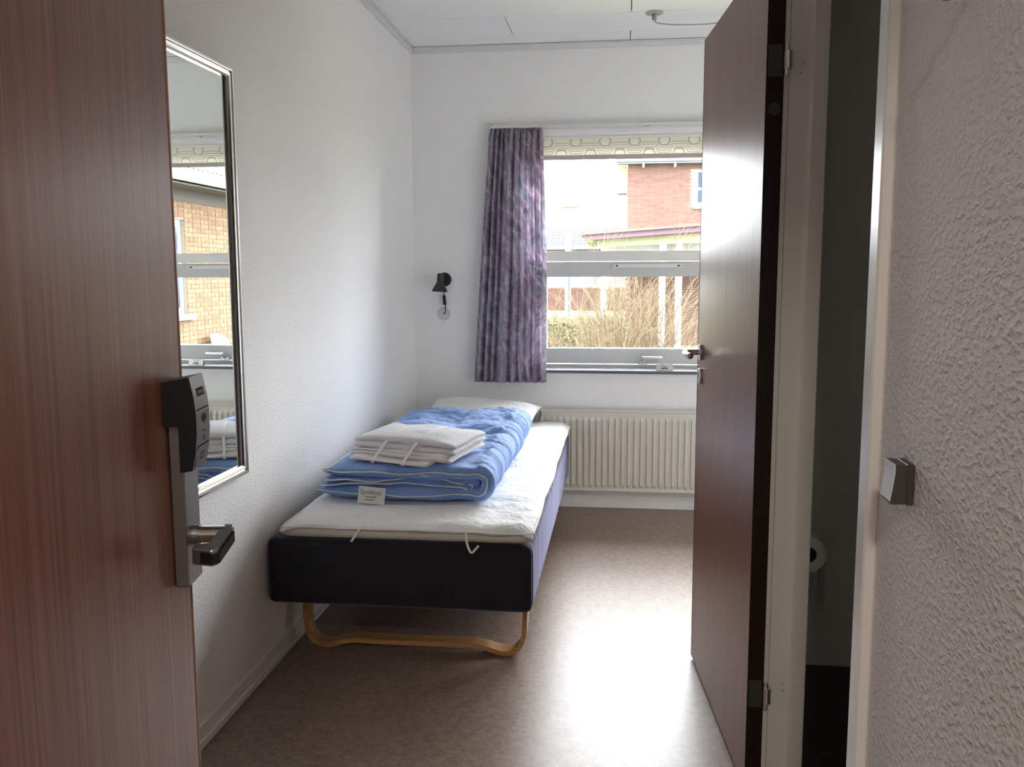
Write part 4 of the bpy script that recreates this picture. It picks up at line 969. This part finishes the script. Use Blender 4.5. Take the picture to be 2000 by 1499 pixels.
for i, (x, y) in enumerate(((-0.21, -0.22), (-0.21, 0.22), (0.20, -0.22), (0.20, 0.22))): part('leg', tube(B(), [gcv(x * 1.15, y * 1.1, 0), gcv(x, y, 0.42)], 0.02, 8), 'ext_white', gc)
for s in (-1, 1): part('armrest', tube(B(), [gcv(-0.22, s * 0.27, 0.42), gcv(-0.20, s * 0.28, 0.62), gcv(0.0, s * 0.28, 0.64), gcv(0.22, s * 0.26, 0.68)], 0.018, 8), 'ext_white', gc)

# --- two-storey red brick house, about 35 m off
hs = thing('brick_house', (5.5, 35.0, GZ), 'tall red brick house with grey tiled eave beyond the window', 'building')
HX0, HX1, HY = 1.33, 9.5, 35.0
part('mortar_wall', bx(HX0, HX1, HY + 0.012, HY + 7, GZ, 5.32), 'ext_mortar', hs)
bm = B(); z = GZ + 0.03; ci = 0; wx = (3.84, 5.2, 3.72, 5.10)
while z < 5.30:
    x = HX0 - (0.06 if ci % 2 else 0.0)
    while x < HX1:
        x0, x1 = max(x + 0.006, HX0), min(x + STR - 0.006, HX1)
        if not (x1 > wx[0] and x0 < wx[1] and wx[2] < z < wx[3]) and x1 - x0 > 0.02: box(bm, x0, x1, HY, HY + 0.03, z - 0.027, z + 0.027)
        x += STR
    z += CRS; ci += 1
o = part('brickwork', bm, 'brick_red', hs); o['kind'] = 'stuff'
part('eave_board', bx(HX0 - 0.42, HX1, HY - 0.45, HY + 0.1, 5.33, 5.40), 'ext_grey_metal', hs)
part('gutter', tube(B(), [(HX0 - 0.42, HY - 0.50, 5.44), (HX1, HY - 0.50, 5.44)], 0.07, 8), 'ext_grey_metal', hs)
bm = B(); n = 90; q0, q1 = [], []
for i in range(n + 1):
    x = HX0 - 0.42 + (HX1 - HX0 + 0.4) * i / n; w = 0.05 * (i % 2); q0.append(bm.verts.new((x, HY - 0.50, 5.50 + w))); q1.append(bm.verts.new((x, HY + 3.6, 7.6 + w)))
for i in range(n): bm.faces.new((q0[i], q0[i + 1], q1[i + 1], q1[i]))
part('roof', bm, 'ext_roof_tile', hs)
for i, x in enumerate((1.88, 3.05, 4.2)): part('rafter_end', bx(x, x + 0.07, HY - 0.42, HY, 5.20, 5.33), 'ext_white', hs)
wf = part('window', bx(wx[0], wx[1], HY - 0.02, HY + 0.05, wx[2], wx[3]), 'ext_white', hs)
for i, (z0, z1) in enumerate(((3.90, 4.36), (4.46, 5.02))):
    part('pane', bx(wx[0] + 0.12, wx[0] + 0.60, HY - 0.03, HY - 0.02, z0, z1), 'ext_glass', wf); part('pane', bx(wx[0] + 0.72, wx[1] - 0.1, HY - 0.03, HY - 0.02, z0, z1), 'ext_glass', wf)
part('window_sill', bx(wx[0] - 0.04, wx[1] + 0.04, HY - 0.08, HY + 0.02, wx[2] - 0.06, wx[2]), 'ext_grey_metal', hs)
b = B(); box(b, HX0 - 0.36, HX0 - 0.01, HY + 0.2, HY + 1.2, 4.30, 5.33); part('bay', b, 'ext_cream', hs, 'cream box bay under the eave')

# --- low house with wavy grey roof
lh = thing('low_house', (-2.0, 45.0, GZ), 'low brick house with grey wavy tiled roof beyond the lamp post', 'building')
part('wall', bx(-9, 4.0, 45.0, 52.0, GZ - 0.2, 2.5), 'ext_mortar', lh)
bm = B(); z = GZ; ci = 0
while z < 0.52:
    x = -6.0 - (0.12 if ci % 2 else 0)
    while x < 3.2: box(bm, x + 0.006, x + STR - 0.006, 44.985, 45.02, z - 0.027, z + 0.027); x += STR
    z += CRS; ci += 1
o = part('brickwork', bm, 'brick_red', lh); o['kind'] = 'stuff'
part('window_band', bx(-8.5, 3.5, 44.96, 45.01, 0.55, 2.35), 'ext_white', lh, 'white band of windows')
for i in range(7): part('pane', bx(-5.6 + i * 1.25, -5.6 + i * 1.25 + 0.95, 44.95, 44.96, 0.75, 1.15), 'ext_grey_metal', lh)
bm = B(); n = 300; lev = 7; rws = []
for j in range(lev * 2):
    st_ = j // 2; t = (st_ + (j % 2)) / lev; rws.append([bm.verts.new((-9.3 + 13.6 * i / n, 44.3 + 3.2 * t - 0.0, 2.50 + 1.15 * t + (0.05 if j % 2 == 0 else 0.0) + 0.045 * math.sin(2 * math.pi * i / 6.0))) for i in range(n + 1)])
for a_, b_ in zip(rws, rws[1:]):
    for i in range(n): bm.faces.new((a_[i], a_[i + 1], b_[i + 1], b_[i]))
part('roof', bm, 'ext_roof_tile', lh, 'grey wavy tile roof')
part('gutter', tube(B(), [(-9.3, 44.25, 2.44), (4.2, 44.25, 2.44)], 0.06, 8), 'ext_grey_metal', lh)

# --- open shed with purple fascia
sh = thing('garden_shed', (3.0, 20.0, GZ), 'low white shed with sloping purple-brown roof fascia and white posts', 'shed')
U = Vector((1, 0, 0.0665)).normalized()
def shp(bm, x0, x1, zt0, zt1, y0, y1, slope=0.0695):
    vs = []
    for x in (x0, x1):
        for y in (y0, y1):
            for zz in (zt1, zt0): vs.append(bm.verts.new((x, y, zz + slope * (x - 0.25))))
    for f in ((0, 1, 3, 2), (4, 6, 7, 5), (0, 4, 5, 1), (2, 3, 7, 6), (0, 2, 6, 4), (1, 5, 7, 3)): bm.faces.new([vs[i] for i in f])
    return bm
part('roof_edge', shp(B(), 0.25, 4.9, 2.165, 2.105, 19.9, 24.5), 'ext_roof_edge', sh)
part('fascia', shp(B(), 0.32, 4.9, 2.105, 1.990, 20.0, 20.05), 'ext_fascia', sh, 'purple-brown fascia board')
part('soffit_board', shp(B(), 0.34, 0.50, 2.10, 1.95, 20.05, 24.3), 'ext_cream', sh)
part('frieze', shp(B(), 0.62, 4.9, 2.00, 1.84, 20.35, 20.42, 0.04), 'ext_green_cream', sh, 'pale green board below the fascia')
part('glazed_wall', bx(0.80, 4.9, 21.2, 21.3, 1.20, 1.95), 'ext_white', sh)
for i, x in enumerate((0.68, 1.98, 2.34, 4.0)): part('post', bx(x, x + 0.14, 20.36, 20.50, GZ, 1.95), 'ext_white', sh)
part('back_wall', bx(1.35, 4.9, 23.5, 23.7, GZ, 1.9), 'ext_mortar', sh)
bm = B(); z = GZ + 0.05; ci = 0
while z < 1.85:
    x = 1.35 - (0.12 if ci % 2 else 0)
    while x < 4.7: box(bm, x + 0.006, x + STR - 0.006, 23.485, 23.52, z - 0.027, z + 0.027); x += STR
    z += CRS; ci += 1
o = part('brickwork', bm, 'brick_red', sh); o['kind'] = 'stuff'

# --- lamp post
lp = thing('lamp_post', (-0.325, 25.0, GZ), 'pale blue-grey lamp post with flat disc top outside', 'lamp post')
part('pole', lathe(B(), [(0, 0), (0.085, 0), (0.080, 3.1), (0, 3.1)], Matrix.Translation((-0.325, 25, GZ)), 18), 'ext_pole', lp)
part('collar', lathe(B(), [(0, 0), (0.10, 0), (0.10, 0.06), (0, 0.06)], Matrix.Translation((-0.325, 25, GZ + 3.1)), 18), 'ext_grey_metal', lp)
part('lantern', lathe(B(), [(0, 0), (0.08, 0), (0.10, 0.45), (0, 0.47)], Matrix.Translation((-0.325, 25, GZ + 3.16)), 18), 'ext_white', lp)
part('disc_hood', lathe(B(), [(0, 0.10), (0.10, 0.07), (0.345, 0.015), (0.345, 0.0), (0, 0.02)], Matrix.Translation((-0.325, 25, GZ + 3.66)), 28), 'ext_grey_metal', lp)

# --- clipped hedge
hx0, hx1, hy0, hy1, hz = -0.6, 1.15, 12.0, 12.9, 0.66
hg_ = thing('hedge', (0.3, 12.45, GZ), 'clipped brown-green box hedge left of the twiggy bush', 'hedge')
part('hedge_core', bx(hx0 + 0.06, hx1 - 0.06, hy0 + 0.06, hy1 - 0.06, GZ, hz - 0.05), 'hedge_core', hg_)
bm = B(); rr = random.Random(5)
for k in range(9000):
    f = rr.random()
    if f < 0.55: p = Vector((rr.uniform(hx0, hx1), hy0 + rr.gauss(0.05, 0.04), rr.uniform(-0.2, hz)))
    elif f < 0.85: p = Vector((rr.uniform(hx0, hx1), rr.uniform(hy0, hy1), hz + rr.gauss(-0.03, 0.02)))
    else: p = Vector((hx1 + rr.gauss(-0.04, 0.04), rr.uniform(hy0, hy1), rr.uniform(-0.2, hz)))
    s = rr.uniform(0.012, 0.026); d = Vector((rr.gauss(0, 1), rr.gauss(0, 1), rr.gauss(0, 1))).normalized(); e_ = d.orthogonal().normalized()
    bm.faces.new([bm.verts.new(p + d * s), bm.verts.new(p + e_ * s * 0.5), bm.verts.new(p - d * s), bm.verts.new(p - e_ * s * 0.5)])
o = part('foliage', bm, 'hedge_leaf', hg_, fix=False); o['kind'] = 'stuff'

# --- bare twiggy bush
bu = thing('bare_bush', (1.22, 9.2, GZ), 'leafless golden-brown twiggy bush outside the window', 'bush')
bm = B(); rr = random.Random(11)
def twig(bm, p, d, L, r, depth):
    n = 4; pts = [p]
    for i in range(n):
        d = (d + Vector((rr.gauss(0, 0.10), rr.gauss(0, 0.10), rr.gauss(0.02, 0.07)))).normalized(); pts.append(pts[-1] + d * L / n)
    tube(bm, pts, r, 3, caps=False, r1=r * 0.35)
    if depth > 0:
        for k in range(rr.randint(3, 4)):
            t = rr.uniform(0.25, 0.95); i = min(int(t * n), n - 1); q = pts[i].lerp(pts[i + 1], t * n - i)
            dv = (d + Vector((rr.gauss(0, 0.42), rr.gauss(0, 0.42), rr.gauss(0.05, 0.30)))).normalized(); twig(bm, q, dv, L * rr.uniform(0.35, 0.6), r * 0.6, depth - 1)
for k in range(120):
    a_ = rr.uniform(0, 2 * math.pi); rad_ = abs(rr.gauss(0, 0.22)); sp = rr.gauss(0, 0.36)
    p = Vector((1.22 + rad_ * math.cos(a_), 9.2 + rad_ * math.sin(a_), GZ)); d = Vector((math.cos(a_) * abs(sp), math.sin(a_) * abs(sp), 1)).normalized()
    twig(bm, p, d, rr.uniform(1.25, 1.80) * (1 - 0.16 * min(1.2, abs(sp))), 0.0075, 2)
o = part('twigs', bm, 'twig', bu, fix=False)
